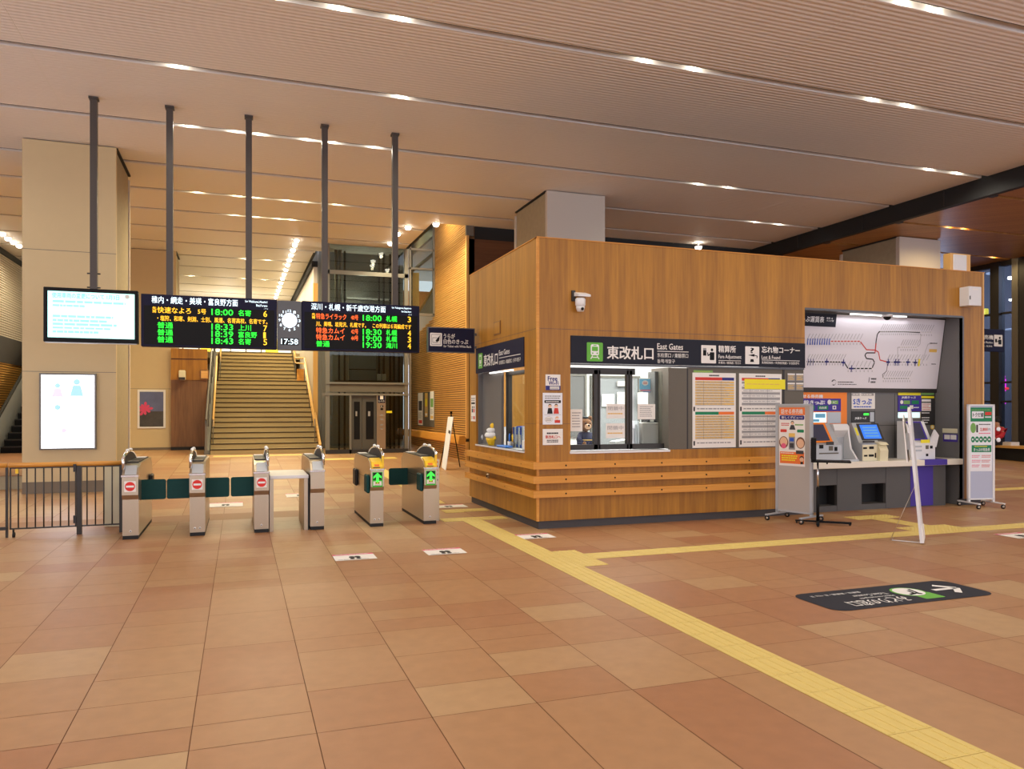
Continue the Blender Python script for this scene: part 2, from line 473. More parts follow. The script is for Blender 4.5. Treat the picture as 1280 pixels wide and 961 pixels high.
def make_ceiling():
    g = G(); x0, x1 = -14, 14.955
    edges = [-12]+[y for s in SLOTS for y in (s-SW/2, s+SW/2)]+[36.5]
    for a, b in zip(edges[0::2], edges[1::2]):
        if b <= 19.9: g.box(x0, x1, a, b, CEIL, CEIL+.16, 'ceiling_panel')
        elif a < 19.9:
            g.box(x0, x1, a, 19.9, CEIL, CEIL+.16, 'ceiling_panel'); g.box(x0, 4.85, 19.9, b, CEIL, CEIL+.16, 'ceiling_panel')
        elif a < 23: g.box(x0, 4.85, a, b, CEIL, CEIL+.16, 'ceiling_panel')
        else: g.box(x0, 2.25, a, b, CEIL, CEIL+.16, 'ceiling_panel')
    for s in SLOTS:
        g.box(x0, x1 if s < 19.9 else (4.85 if s < 23 else 2.25), s-SW/2-.05, s+SW/2+.05, CEIL+.11, CEIL+.2, 'ceiling_panel')
        g.box(x0, x1 if s < 19.9 else (4.85 if s < 23 else 2.25), s-SW/2-.004, s-SW/2+.006, CEIL-.003, CEIL+.10, 'charcoal')
    for x in (-7.65, -2.72, 2.2, 7.22, 12.2):
        for a, b in zip(edges[0::2], edges[1::2]):
            if b < 24: g.box(x-.004, x+.004, a, b, CEIL-.002, CEIL, 'slot_white')
    g.obj('ceiling', kind='structure', origin=(0, 0, CEIL))
    g = G(); g.box(2.2, 16, 19.9, 37, 7.9, 8.05, 'white_wall'); g.obj('ceiling_upper', kind='structure')
    g = G(); g.box(2.2, 2.28, 25.0, 36.5, CEIL-.02, CEIL+.16, 'black_gap'); g.box(4.83, 4.9, 19.9, 23.3, CEIL-.02, CEIL+.16, 'black_gap')
    g.obj('trim_1', kind='structure')
    # dark step between the white and the wooden ceiling
    g = G(); g.box(14.955, 15.1, -12, 36.5, WOODC-.04, CEIL+.2, 'black_gap')
    y = -11
    while y < 36: g.box(14.94, 14.96, y, y+.02, WOODC, CEIL, 'charcoal'); y += 2.4
    g.obj('trim_2', kind='structure')
    g = G(); xa, xb = 15.02, 22.3
    for a, b in zip(edges[0::2], edges[1::2]): g.box(xa, xb, a, b, WOODC, WOODC+.12, 'ceiling_wood')
    for s in SLOTS: g.box(xa, xb, s-SW/2-.05, s+SW/2+.05, WOODC+.16, WOODC+.2, 'dark_wood'); g.box(xa-.06, xa+.25, s-SW/2, s+SW/2, WOODC-.03, WOODC+.03, 'charcoal')
    g.obj('ceiling_wood', kind='structure')
make_ceiling()

# ---- columns (each a thing of the building itself)
def column(name, x0, x1, y0, y1, z0, z1, seams=(), base_h=.3, skin='grey_white_wall'):
    g = G(); g.box(x0, x1, y0, y0+.12, z0, z1-.02, skin)
    for z in seams: g.box(x0-.002, x1+.002, y0-.002, y0+.02, z-.004, z+.004, 'rim_grey')
    g.box(x0+.03, x1-.03, y0+.12, y1, z0, z1, 'concrete'); g.box(x0, x1, y1, y1+.1, z0, z1-.1, 'white_wall')
    g.box(x0+.0, x1-.0, y0-.004, y0+.06, z0, z0+base_h, 'baseboard_stone')
    g.box(x0-.02, x1+.02, y0+.1, y1, z1-.03, z1, 'black_gap')
    return g.obj(name, kind='structure')
column('column_left', -3.72, -2.19, 16.1, 18.0, 0, CEIL, seams=(2.32, 4.55), skin='cream_wall')
column('column_rear_left', -3.2, -1.87, 26.1, 27.5, rz(26), CEIL, seams=(2.25,), base_h=.08, skin='cream_wall')
column('column_middle', 6.53, 7.97, 16.0, 18.1, 0, CEIL)
column('column_right', 16.42, 17.85, 15.65, 17.7, 0, WOODC)

# ---- left end wall with slats, seen past the column
g = G(); xw = -6.92
def zx(u, v, x): return onX(u, v, x).z
zb0, zb1 = onX(13, 455, xw).z, onX(13, 423, xw).z
g.box(xw-.2, xw-.05, 17, 36.5, 0, 7.5, 'brown_wood')
z = .4
while z < zb0: g.box(xw-.05, xw, 17, 36.5, z, z+.04, 'slat_wood'); z += .075
g.box(xw-.05, xw+.02, 17, 36.5, zb0, zb1, 'kerb_dark')
z = zb1
while z < 6.4: g.box(xw-.05, xw, 17, 36.5, z, z+.045, 'white_wall'); z += .075
g.box(xw-.1, xw+.05, 17, 36.5, 6.4, CEIL, 'black_gap')
g.obj('wall_left', kind='structure')

# ---- rear wall behind the stairs: bright shop front at the top of the flight
g = G(); g.box(-14, 2.3, 36.5, 36.7, 0, CEIL, 'white_wall'); g.obj('wall_rear', kind='structure')
# white wall above the right side of the stairs and its corner post
g = G(); g.box(2.3, 2.42, 26.0, 36.5, rz(26), 6.3, 'white_wall'); g.box(2.28, 2.44, 25.85, 26.02, rz(26), 5.75, 'orange_light_wood')
g.box(2.24, 2.44, 26, 36.5, 6.3, 6.5, 'black_gap'); g.obj('wall_stairs', kind='structure')
# wooden partition left of the stairs
g = G(); zt = onY(240, 436, 25.9).z; zm = onY(240, 475, 25.9).z; zl = onY(240, 449, 25.9).z
g.box(-2.0, -.95, 25.9, 26.0, rz(25.9), zm, 'brown_wood'); g.box(-2.0, -.95, 25.88, 26.0, zm, zl-.02, 'booth_wood')
g.box(-2.0, -.95, 25.88, 26.0, zl+.02, zt, 'booth_wood'); g.box(-2.0, -.95, 25.9, 26.0, zl-.02, zl+.02, 'dark_wood')
g.box(-2.0, -.95, 25.86, 25.9, rz(25.9), rz(25.9)+.1, 'black_gap')
g.obj('wall_partition', kind='structure')
g = G(); a = onY(224, 463, 25.7); b = onY(232, 475, 25.7); g.box(a.x, b.x, 25.5, 25.86, b.z, a.z, 'ivory', bev=.02); g.box(a.x, b.x, 25.48, 25.5, b.z, b.z+.08, 'dark_metal')
tag(g.obj('wall_box'), 'small pale box fixed to the wooden partition left of the stairs', 'wall box')
g = G(); a = onY(250, 462, 25.8); b = onY(261, 474, 25.8); g.box(a.x, b.x, 25.78, 25.88, b.z, a.z, 'brown_wood'); g.box(a.x+.03, b.x-.03, 25.77, 25.78, b.z+.03, a.z-.03, 'slat_wood')
tag(g.obj('wall_hatch'), 'square wooden hatch panel on the partition beside the stair railing', 'hatch')

# ---- brown boarded wall behind the booth with the black band over it
g = G(); g.box(5.8, 22.3, 19.95, 20.1, 0, 6.24, 'dark_wood'); g.box(5.8, 22.3, 19.97, 20.1, 6.24, CEIL+.2, 'black_gap')
g.obj('wall_behind_booth', kind='structure')
# ---- slatted wall in the passage: high part near, lower part far
def slat_wall():
    g = G(); x = 5.76
    g.box(x+.05, x+.25, 19.95, 27.2, 0, 4.0, 'brown_wood'); g.box(x+.05, x+.25, 19.95, 23.6, 4.0, 7.6, 'brown_wood')
    z = .2
    while z < 7.4:
        y1 = 23.6 if z > 4.5 else 27.1-(max(0, z-4.05)/.45)*3.5
        g.box(x, x+.05, 19.93, y1, z, z+.034, 'slat_wood'); z += .062
    g.box(x-.01, x+.06, 19.84, 19.94, 0, 6.3, 'orange_light_wood'); g.box(x-.01, x+.2, 19.86, 19.94, 6.3, CEIL, 'grey_metal')
    g.obj('wall_slats', kind='structure')
slat_wall()
# grey parapet sloping above the low slats, with its wooden cap, and the lit landing behind
g = G(); x = 5.8
g.prism([(23.6, 3.9), (27.1, 3.9), (27.1, 4.75), (25.6, 4.95), (23.6, 5.45)], 'x', x, x+.12, 'grey_white_wall')
g.prism([(27.1, 4.75), (25.6, 4.95), (23.6, 5.45), (23.6, 5.53), (25.6, 5.03), (27.1, 4.83)], 'x', x-.03, x+.15, 'orange_light_wood')
g.obj('wall_parapet', kind='structure')
g = G(); g.box(6.0, 12, 30.0, 30.2, 3.8, 6.3, 'orange_wood'); g.box(5.95, 6.2, 27.6, 27.9, 3.8, 6.6, 'orange_light_wood'); g.box(6.0, 14, 20.3, 36, 3.7, 3.9, 'white_wall'); g.obj('wall_landing', kind='structure')
# glass screen over the passage, grey frame
g = G()
for z in (6.55, 5.95): g.box(4.93, 5.75, 23.42, 23.5, z, z+.06, 'grey_metal')
for xx in (4.95, 5.7): g.box(xx, xx+.06, 23.42, 23.5, 4.55 if xx > 5 else rz(23), 7.8, 'grey_metal')
g.box(5.76, 5.84, 23.6, 27.1, 6.5, 6.58, 'grey_metal'); g.box(5.76, 5.84, 27.04, 27.12, 4.8, 7.8, 'grey_metal'); g.box(5.76, 5.84, 23.6, 27.1, 7.1, 7.8, 'lift_grey')
g.box(4.97, 5.75, 23.45, 23.47, 4.6, 7.8, 'lift_glass'); g.box(4.95, 5.76, 23.42, 23.5, 4.52, 4.6, 'grey_metal')
g.obj('window_passage', kind='structure')
g = G(); g.box(2.3, 6.0, 29.5, 29.6, 0, 7.9, 'lift_grey'); g.obj('wall_lift_rear', kind='structure')

# ---- right-hand glass front
g = G(); xf = 22.3
us = [(1241, 1252, 'charcoal'), (1268, 1276, 'grey_metal'), (1277, 1290, 'charcoal')]
g.box(xf-.02, xf+.2, 8, 30, 0, .16, 'black_gap')
for u0, u1, m in us:
    ya, yb = onX(u0, 500, xf).y, onX(u1, 500, xf).y
    g.box(xf-.12, xf+.14, min(ya, yb), max(ya, yb), 0, WOODC, m)
for v in (392, 478, 502): zz = onX(1250, v, xf).z; g.box(xf-.02, xf+.06, 8, 30, zz-.03, zz+.03, 'charcoal')
g.box(xf-.05, xf+.15, 8, 30, WOODC-.15, WOODC+.2, 'charcoal')
g.obj('window_1', kind='structure')
g = G(); g.box(xf+.0, xf+.02, 8, 30, .16, WOODC, 'facade_glass'); g.obj('window_2', kind='structure')
g = G(); g.box(xf+8, xf+8.3, 0, 45, 0, 13, 'night_wall')
rnd = random.Random(3)
for k in range(9):
    for j in range(6):
        g.box(xf+7.95, xf+8, 6+k*3.1, 7.6+k*3.1, 1.0+j*2.0, 2.2+j*2.0, 'sky_dusk' if rnd.random() > .3 else 'grey_metal')
g.box(xf, xf+9, 0, 45, -.2, -.02, 'night_wall')
g.obj('exterior_building', kind='structure')

# ================================================================== TICKET BOOTH
BX, BXR, BY, BYB, BT = 3.81, 12.05, 9.70, 12.95, 3.97
def make_booth():
    r = root('ticket_booth', (BX, BY, 0), 'long timber-clad station booth with ticket windows and ticket machine recess', 'booth')
    AX0, AX1, AZ = 8.274, 11.56, 3.20                              # machine recess opening
    WX0, WX1, WZ0, WZ1 = 4.303, 8.274, 1.05, 2.655                 # front opening (sign + windows + notice boards)
    LY0, LY1, LZ0, LZ1 = 10.19, 12.535, 1.04, 2.665                # left opening
    g = G()                                                        # front panelling around the openings
    t = .06
    g.box(BX, BXR, BY, BY+t, AZ, BT, 'booth_wood'); g.box(BX, AX0, BY, BY+t, WZ1, AZ, 'booth_wood')
    g.box(BX, WX0, BY, BY+t, WZ0, WZ1, 'booth_wood'); g.box(BX, AX0, BY, BY+t, .11, WZ0, 'booth_wood')
    g.box(AX1, BXR, BY, BY+t, .11, AZ, 'booth_wood')
    g.obj('front_panel', r)
    g = G()
    g.box(BX, BX+t, BY+t, BYB, LZ1, BT, 'booth_wood'); g.box(BX, BX+t, BY+t, BYB, .11, LZ0, 'booth_wood')
    g.box(BX, BX+t, BY+t, LY0, LZ0, LZ1, 'booth_wood'); g.box(BX, BX+t, LY1, BYB, LZ0, LZ1, 'booth_wood')
    g.obj('side_panel', r)
    g = G(); g.box(BX+t, BXR, BYB-t, BYB, .11, BT, 'booth_wood'); g.box(BXR-t, BXR, BY+t, BYB-t, .11, BT, 'booth_wood'); g.obj('rear_panel', r)
    g = G(); g.box(BX+t, BXR-t, BY+t, BYB-t, BT-.12, BT-.05, 'charcoal'); g.obj('roof', r)
    g = G()                                                        # thin dark joints in the panelling
    for z in (2.73,): g.box(BX-.002, WX1, BY-.002, BY+.01, z, z+.01, 'brown_wood'); g.box(BX-.002, BX+.01, BY, BYB, z, z+.01, 'brown_wood')
    for x0, x1, z in ((BX-.002, WX0, 1.43),): g.box(x0, x1, BY-.002, BY+.01, z, z+.008, 'brown_wood'); g.box(BX-.002, BX+.01, BY, LY0, z, z+.008, 'brown_wood')
    g.box(BX-.004, BX+.03, BY-.004, BY+.03, .11, BT, 'board_wood'); g.box(BXR-.025, BXR+.004, BY-.004, BY+.03, .11, BT, 'orange_light_wood')
    g.box(BX-.01, BXR+.01, BY-.01, BY+t+.02, BT, BT+.012, 'board_wood'); g.box(BX-.01, BX+t+.02, BY, BYB, BT, BT+.012, 'board_wood')
    g.obj('edge_trim', r)
    g = G(); g.box(BX+.03, AX0, BY+.03, BY+.1, 0, .11, 'kerb_dark'); g.box(BX+.03, BX+.1, BY+.1, BYB-.03, 0, .11, 'kerb_dark')
    g.box(AX1, BXR-.03, BY+.03, BY+.1, 0, .11, 'kerb_dark'); g.box(BX+.1, BXR-.03, BYB-.1, BYB-.03, 0, .11, 'kerb_dark'); g.obj('kerb', r)
    for z0, z1 in ((.822, .915), (.630, .728), (.438, .532)):      # three bumper boards on each face
        z0 -= .0; d = .085
        g = G(); g.prism([(BX-d, BY-d), (8.25, BY-d), (8.25, BY), (BX, BY)], 'z', z0, z1, 'board_wood')
        x = 4.2
        while x < 8.2: g.tube([(x, BY-d-.004, (z0+z1)/2), (x, BY-d+.01, (z0+z1)/2)], .012, 'black', 8); x += .745
        g.obj('bumper_board', r)
        g = G(); g.prism([(BX-d, BY-d), (BX, BY), (BX, BYB), (BX-d, BYB)], 'z', z0, z1, 'board_wood')
        y = 10.1
        while y < BYB: g.tube([(BX-d-.004, y, (z0+z1)/2), (BX-d+.01, y, (z0+z1)/2)], .009, 'brown_wood', 8); y += .7
        g.obj('bumper_board', r)
    g = G(); a = onX(610.5, 594.5, BX-.085); g.box(BX-.11, BX-.08, a.y-.05, a.y+.05, a.z-.04, a.z+.03, 'brushed_steel', bev=.01); g.box(BX-.115, BX-.11, a.y-.02, a.y+.02, a.z-.02, a.z+.01, 'black'); g.obj('socket', r)
    # ---- office shell behind the windows
    g = G(); IX1 = 7.85
    g.box(BX+t, IX1, 12.6, 12.66, .2, 2.95, 'white'); g.box(BX+t, IX1, BY+t, 12.6, .12, .2, 'panel_grey'); g.box(BX+t, IX1, BY+t, 12.66, 2.95, 3.02, 'white')
    g.box(IX1, IX1+.05, BY+t, 12.6, .2, 2.95, 'white'); g.obj('office_shell', r)
    g = G()                                                        # grey boards and door on the office's back wall
    for u0, u1, v0, v1, m in ((713, 730, 470, 545, 'alcove_grey'), (741, 797, 472, 556, 'panel_grey')):
        a, b = onY(u0, v0, 12.55), onY(u1, v1, 12.55); g.box(a.x, b.x, 12.54, 12.6, b.z, a.z, m); g.box(a.x-.04, a.x, 12.52, 12.6, b.z-.0, a.z+.04, 'grey_metal'); g.box(b.x, b.x+.04, 12.52, 12.6, b.z, a.z+.04, 'grey_metal'); g.box(a.x, b.x, 12.52, 12.6, a.z, a.z+.04, 'grey_metal')
    g.obj('office_panel', r)
    g = G(); a, b = onX(620, 440, 7.0), onX(650, 530, 7.0); g.box(4.15, 5.25, 12.4, 12.54, .2, 2.45, 'booth_wood'); g.box(4.72, 4.76, 12.39, 12.4, .2, 2.45, 'orange_light_wood'); g.box(4.1, 5.3, 12.38, 12.54, 2.45, 2.52, 'white'); g.obj('office_cupboard', r)
    g = G(); g.box(4.6, 5.8, 10.7, 10.9, 2.92, 2.95, 'tube_white'); g.box(6.2, 7.4, 10.7, 10.9, 2.92, 2.95, 'tube_white'); g.obj('ceiling_light', r)
    # ---- front window: frames, glass, sill
    fy = BY+.16; zb, zt = 1.06, 2.19
    g = G()
    g.box(WX0, 5.857, fy-.03, fy+.03, zb, zb+.075, 'dark_metal'); g.box(WX0, 5.38, fy-.03, fy+.03, zt-.06, zt+.03, 'dark_metal')
    for x0, x1 in ((4.725, 4.785), (4.80, 4.825), (5.245, 5.275), (5.29, 5.335)): g.box(x0+.0, x1, fy-.03, fy+.03, zb, zt, 'dark_metal')
    g.obj('window_frame', r)
    w = G(); w.box(WX0, 4.73, fy-.004, fy+.004, zb+.06, zt, 'clear_glass'); w.obj('window_pane', r)
    w = G(); w.box(4.86, 5.29, fy+.012, fy+.02, zb+.06, zt, 'clear_glass'); w.obj('window_pane', r)
    w = G(); w.box(5.40, 5.857, fy+.03, fy+.038, zb+.02, zt, 'clear_glass'); w.obj('window_pane', r)
    w = G(); w.box(WX0-.01, 5.87, BY-.02, BY+.5, WZ0-.03, WZ0, 'white_plastic'); w.obj('window_sill', r)
    w = G(); w.box(5.857, 5.9, BY+.01, BY+.5, zb, 2.24, 'fascia_grey'); w.box(5.80, 5.857, BY+.3, BY+.5, zb, zt, 'alcove_grey'); w.obj('window_jamb', r)
    w = G(); w.box(5.88, 6.17, BY+.02, BY+.06, 1.03, 2.235, 'fascia_grey'); w.box(6.17, 6.2, BY+.03, BY+.07, 1.03, 2.235, 'charcoal')
    w.box(6.2, WX1, BY+.03, BY+.07, 1.03, 2.25, 'fascia_grey')
    w.box(6.2, 7.9, BY+.02, BY+.05, 1.03, 1.055, 'rim_grey'); w.box(7.88, 7.91, BY+.02, BY+.05, 1.03, 2.24, 'charcoal')
    w.obj('notice_backing', r)
    w = G(); w.box(WX0, WX1, BY+.012, BY+.03, 2.245, 2.27, 'rim_grey'); w.obj('sign_rail', r)
    # ---- left window
    fx = BX+.2
    g = G(); g.box(BX+.03, BX+.45, LY1-.03, LY1+.05, LZ0, 2.25, 'alcove_grey'); g.box(BX+.1, BX+.14, 11.5, LY1, LZ0, 2.25, 'alcove_grey'); g.obj('window_jamb', r)
    g = G(); 
    for y in (11.44, 11.36): g.box(fx-.03, fx+.03, y, y+.05, LZ0, 2.22, 'dark_metal')
    g.box(fx-.03, fx+.03, LY0, 11.5, 2.16, 2.22, 'dark_metal'); g.obj('window_frame', r)
    g = G(); g.box(fx-.004, fx+.004, LY0, 11.4, LZ0, 2.2, 'clear_glass'); g.obj('window_pane', r)
    g = G(); g.box(BX-.02, BX+.5, LY0-.01, LY1+.01, LZ0-.025, LZ0, 'white_plastic'); g.obj('window_sill', r)
    g = G(); g.box(BX+.06, BX+.09, 10.9, 12.0, 2.215, 2.235, 'tube_white'); g.obj('strip_light', r)
    lamp('AREA', 'office_lamp', (2.2, 1.0, 2.9), 190, (1, .99, .96), (3.0, 1.6), parent=r)
    # ---- recess for the ticket machines
    g = G(); x0, x1, yb = 7.87, AX1, 10.25
    g.box(x0, x1, yb, yb+.06, 0, AZ+.1, 'alcove_grey'); g.box(x1, x1+.05, BY+t, yb+.06, 0, AZ+.1, 'alcove_grey'); g.box(x0, x1, BY+t, yb, AZ, AZ+.1, 'alcove_grey')
    g.box(x0-.03, x0, BY+t, yb, 0, AZ, 'alcove_grey')
    for u in (1093, 1118): xx = onY(u, 540, yb).x; g.box(xx, xx+.008, yb-.003, yb, .8, 1.9, 'charcoal')
    g.box(9.9, 10.9, yb-.003, yb, 1.35, 1.358, 'charcoal')
    g.box(AX1-.0, AX1+.03, BY-.004, BY+t, .11, AZ, 'rim_grey'); g.box(AX0, AX1, BY-.004, BY+t, AZ-.02, AZ+.012, 'rim_grey')
    g.obj('recess_lining', r)
    g = G(); a, b = onY(1064, 390, 9.86), onY(1133, 394, 9.86); g.box(a.x, b.x, 9.85, 9.89, AZ-.035, AZ-.015, 'tube_white'); g.obj('strip_light', r)
    lamp('AREA', 'recess_lamp', ((a.x+b.x)/2-BX, .25, AZ-.06), 1.8, (1, .97, .98), (1.6, .1), parent=r)
    g = G(); a, b = onY(1142, 576, BY).x, onY(1184, 576, BY).x
    g.box(8.3, AX1, BY-.015, yb, .695, .79, 'counter_white', bev=.006); g.obj('counter', r)
    g = G(); g.box(onY(1155, 576, BY).x, onY(1183, 576, BY).x, BY-.018, BY+.25, .70, .7925, 'print_purple'); g.obj('counter_sticker', r, label='purple panel on the white counter edge')
    g = G(); uy = 9.82; xr = onY(1182, 620, uy).x                   # cladding below the counter, with two pockets
    pk = [(onY(1022, 600, uy).x, onY(1046, 600, uy).x), (onY(1077, 600, uy).x, onY(1107, 600, uy).x)]
    z0, z1 = .09, .42; xs = 8.3
    for a, b in pk:
        g.box(xs, a, uy, uy+.05, 0, .69, 'under_grey'); g.box(a, b, uy, uy+.05, z1, .69, 'under_grey'); g.box(a, b, uy, uy+.05, 0, z0, 'under_grey')
        g.box(a, b, uy+.22, uy+.25, z0, z1, 'black_gap'); g.box(a, b, uy+.05, uy+.25, z0-.01, z0, 'under_grey'); g.box(a-.01, a, uy+.05, uy+.25, z0, z1, 'charcoal'); g.box(b, b+.01, uy+.05, uy+.25, z0, z1, 'charcoal')
        xs = b
    g.box(xs, xr, uy, uy+.05, 0, .69, 'under_grey')
    for u in (1046, 1107): xx = onY(u, 600, uy).x; g.box(xx, xx+.006, uy-.003, uy, .01, .69, 'charcoal')
    g.box(xr, AX1, uy+.3, uy+.33, 0, .69, 'charcoal')
    g.obj('under_counter', r)
    g = G(); g.box(onY(1138, 600, uy).x, onY(1166, 600, uy).x, uy-.006, uy, .015, .69, 'print_purple'); g.obj('under_counter_band', r, label='purple strip under the counter')
    return r
booth = make_booth()

# ================================================================== CEILING LIGHTS
_dl = {}
def downlight(x, y, z, color, watts, label, group, lens='lamp_white', slot=True, r=.055):
    key = (lens, r, slot)
    if key not in _dl:
        a = G(); a.lathe([(r*1.25, .0), (r*1.25, .03), (r, .03), (r, .0)], (0, 0, 0), 'white_plastic', 16)
        b = G()
        if slot: b.lathe([(r*.98, .004), (r*.9, .024)], (0, 0, 0), lens, 16)
        else: b.lathe([(r*.55, -.075), (r*.85, -.055), (r*.98, -.02), (r*.98, .01)], (0, 0, 0), lens, 16)
        _dl[key] = (a, b)
    t = root('downlight', (x, y, z+(.07 if slot else -.012)), label, 'downlight', group)
    a, b = _dl[key]
    if isinstance(a, G):
        oa = a.obj('rim', t, local=True); ob = b.obj('lens', t, local=True); _dl[key] = (oa, ob)
    else:
        for s in (a, b): c = s.copy(); c.parent = t; COL.objects.link(c)
    if slot: lamp('POINT', 'slot_glow', (0, 0, -.025), 2.6, color, .02, parent=t)
    if watts: lamp('SPOT', 'downlight_beam', (0, 0, -.10 if slot else -.12), watts, color, .05, 165, .8, parent=t)
    return t
def row(yi, us, label, group, color, watts, v_is_x=False):
    for u in us:
        downlight(u, yi, CEIL, color, watts, label, group)
FR = 'small round downlights in the ceiling slots'
row(7.17, [onZ(1125, 9, CEIL).x, onZ(1167, 17, CEIL).x], 'bright downlight in the slot at the upper right edge of the ceiling', 'pair of lights high in the nearest ceiling slot', FRONT_C, FRONT_W)
row(9.6, [.35, 1.16, 1.93], 'bright downlight in the nearest ceiling slot, one of three in line over the gate approach', 'three lights in the nearest slot', FRONT_C, FRONT_W)
row(9.6, [5.44, 6.26], 'bright downlight, one of a pair in the ceiling slot in front of the booth corner', 'pair of lights before the booth', FRONT_C, FRONT_W)
row(9.6, [9.58, 10.31], 'bright downlight, one of a pair in the ceiling slot above the ticket machines', 'pair of lights over the machines', FRONT_C, FRONT_W)
row(12.02, [-.84], 'single bright downlight in the ceiling between the first two hanging poles', None, FRONT_C, FRONT_W*1.3)
row(12.02, [2.41], 'single bright downlight in the ceiling just above the fifth hanging pole', None, FRONT_C, FRONT_W*1.3)
row(12.02, [13.48, 14.25], 'bright downlight, one of a pair beside the dark ceiling edge', 'pair of lights near the dark ceiling edge', FRONT_C, FRONT_W)
row(14.5, [onZ(u, v, CEIL).x for u, v in ((236, 157), (295, 165), (325, 168), (385, 176), (415, 180), (468, 186))], 'bright downlight in the long lit slot crossing behind the hanging poles', 'six lights in the lit slot behind the poles', FRONT_C, FRONT_W*.55)
row(14.5, [9.55, 10.33], 'bright downlight, one of a pair in the slot above the middle of the booth roof', 'pair of lights over the booth roof', FRONT_C, FRONT_W)
row(16.95, [12.9, 13.65], 'bright downlight, one of a pair close above the booth top', 'pair of lights above the booth top', FRONT_C, FRONT_W)
row(18.9, [onZ(u, 246, CEIL).x for u in (248, 297, 320, 360, 382, 427)], 'bright downlight in the second lit slot behind the hanging poles', 'lights in the second slot behind the poles', BACK_C, BACK_W)
row(20.8, [onZ(u, 270, CEIL).x for u in (293, 320, 348, 366)], 'bright downlight in the third lit slot behind the hanging poles', 'lights in the third slot behind the poles', BACK_C, BACK_W)
row(26.75, [onZ(u, 323, CEIL).x for u in (306, 335)], 'bright downlight in the ceiling over the foot of the stairs', 'lights over the stair foot', BACK_C, BACK_W)
row(30.85, [onZ(u, 348, CEIL).x for u in (240, 305, 331)], 'small downlight far back in the ceiling above the upper stairs', 'lights above the upper stairs', BACK_C, BACK_W*1.2)
row(34.0, [onZ(u, 362, CEIL).x for u in (246,)], 'small downlight far back in the ceiling above the stair top on the left', None, BACK_C, BACK_W)
for i in range(14):                                                # the string of lamps running towards the stairs
    f = i/13; y = 23.2+12.3*f**1.15; x = 1.57-.06*f
    downlight(x, y, CEIL, BACK_C, 90, 'small round lamp in the row running along the ceiling above the stairs', 'row of lamps along the ceiling above the stairs', slot=False, r=.075)
for (u, v), where in zip(((510, 283), (497, 291), (488, 303), (545, 279)), ('right of the fifth pole, nearest of three', 'right of the fifth pole, middle of three', 'half behind the fifth pole', 'in front of the slatted wall top')):
    p = onZ(u, v, CEIL); downlight(p.x, p.y, CEIL, BACK_C, 150, 'round spot '+where, 'ceiling spots near the lift', slot=False, r=.085)
for u, v in ((3, 291), (10, 297), (17, 301.5), (24, 306)):
    p = onZ(u, v, CEIL); downlight(p.x, p.y, CEIL, BACK_C, 90, 'round ceiling lamp at the far left above the escalator', 'ceiling lamps above the escalator', slot=False, r=.085)
p = onZ(873, 303, CEIL); t = downlight(p.x, p.y, CEIL-.12, FRONT_C, 60, 'round bright lamp hanging just above the booth roof line', None, slot=False, r=.1)
g = G(); g.tube([(0, 0, .03), (0, 0, .135)], .02, 'white_plastic'); g.obj('stem', t, local=True)
for u, v, lab in ((1190, 282, 'yellow downlight in the wooden ceiling, left of a pair'), (1209, 283, 'yellow downlight in the wooden ceiling, right of a pair'), (1245, 317, 'single yellow downlight in the wooden ceiling near the glass front')):
    p = onZ(u, v, WOODC); s = min(SLOTS, key=lambda q: abs(q-p.y)); downlight(p.x*s/p.y, s, WOODC-.02, WOOD_C, 60, lab, 'yellow lights in the wooden ceiling', lens='lamp_warm', r=.075)
for x, y in ((17, 9.6), (20, 12), (17, 5), (18.5, 18.9)): lamp('SPOT', 'downlight_beam', (x, y, WOODC-.05), 260, WOOD_C, .06, 165, .8)
for y in (-5, 0, 2.4, 4.8):                                        # the same ceiling's lights beyond the picture
    for x in (-7.2, -3.1, 1.2, 5.4, 9.6, 13.2): lamp('SPOT', 'downlight_beam', (x, y, CEIL-.05), FRONT_W*1.25, FRONT_C, .06, 165, .8)
for x, y in ((-7.2, 7.2), (-3.1, 7.2), (1.2, 7.2), (5.4, 7.2), (-7.2, 12), (-5, 14.5), (-5.2, 19), (-5.2, 23), (-5.2, 28)): lamp('SPOT', 'downlight_beam', (x, y, CEIL-.05), FRONT_W if y < 16 else BACK_W*1.5, FRONT_C if y < 16 else BACK_C, .06, 165, .8)
lamp('SPOT', 'passage_fill', (5.2, 25.6, 7.6), 170, BACK_C, .1, 165, .8); lamp('SPOT', 'landing_fill', (8, 27, 7.7), 600, BACK_C, .1, 165, .8); lamp('SPOT', 'passage_fill', (5.2, 21.3, 7.7), 230, BACK_C, .1, 165, .8)  # added spots without fixtures, brightening the slatted passage and the landing
lamp('POINT', 'street_fill', (26, 14, 6), 900, (.75, .85, 1.0), .5); lamp('POINT', 'street_fill', (27, 24, 5), 500, (.85, .9, 1.0), .5); lamp('POINT', 'lift_fill', (3.7, 24.4, 5.4), 34, (1, .92, .75), .2)  # added unseen lamps that brighten the outside and the lift shaft
lamp('POINT', 'shop_lamp', (-.5, 35.2, 5.2), 60, (1, .96, .85), .3)

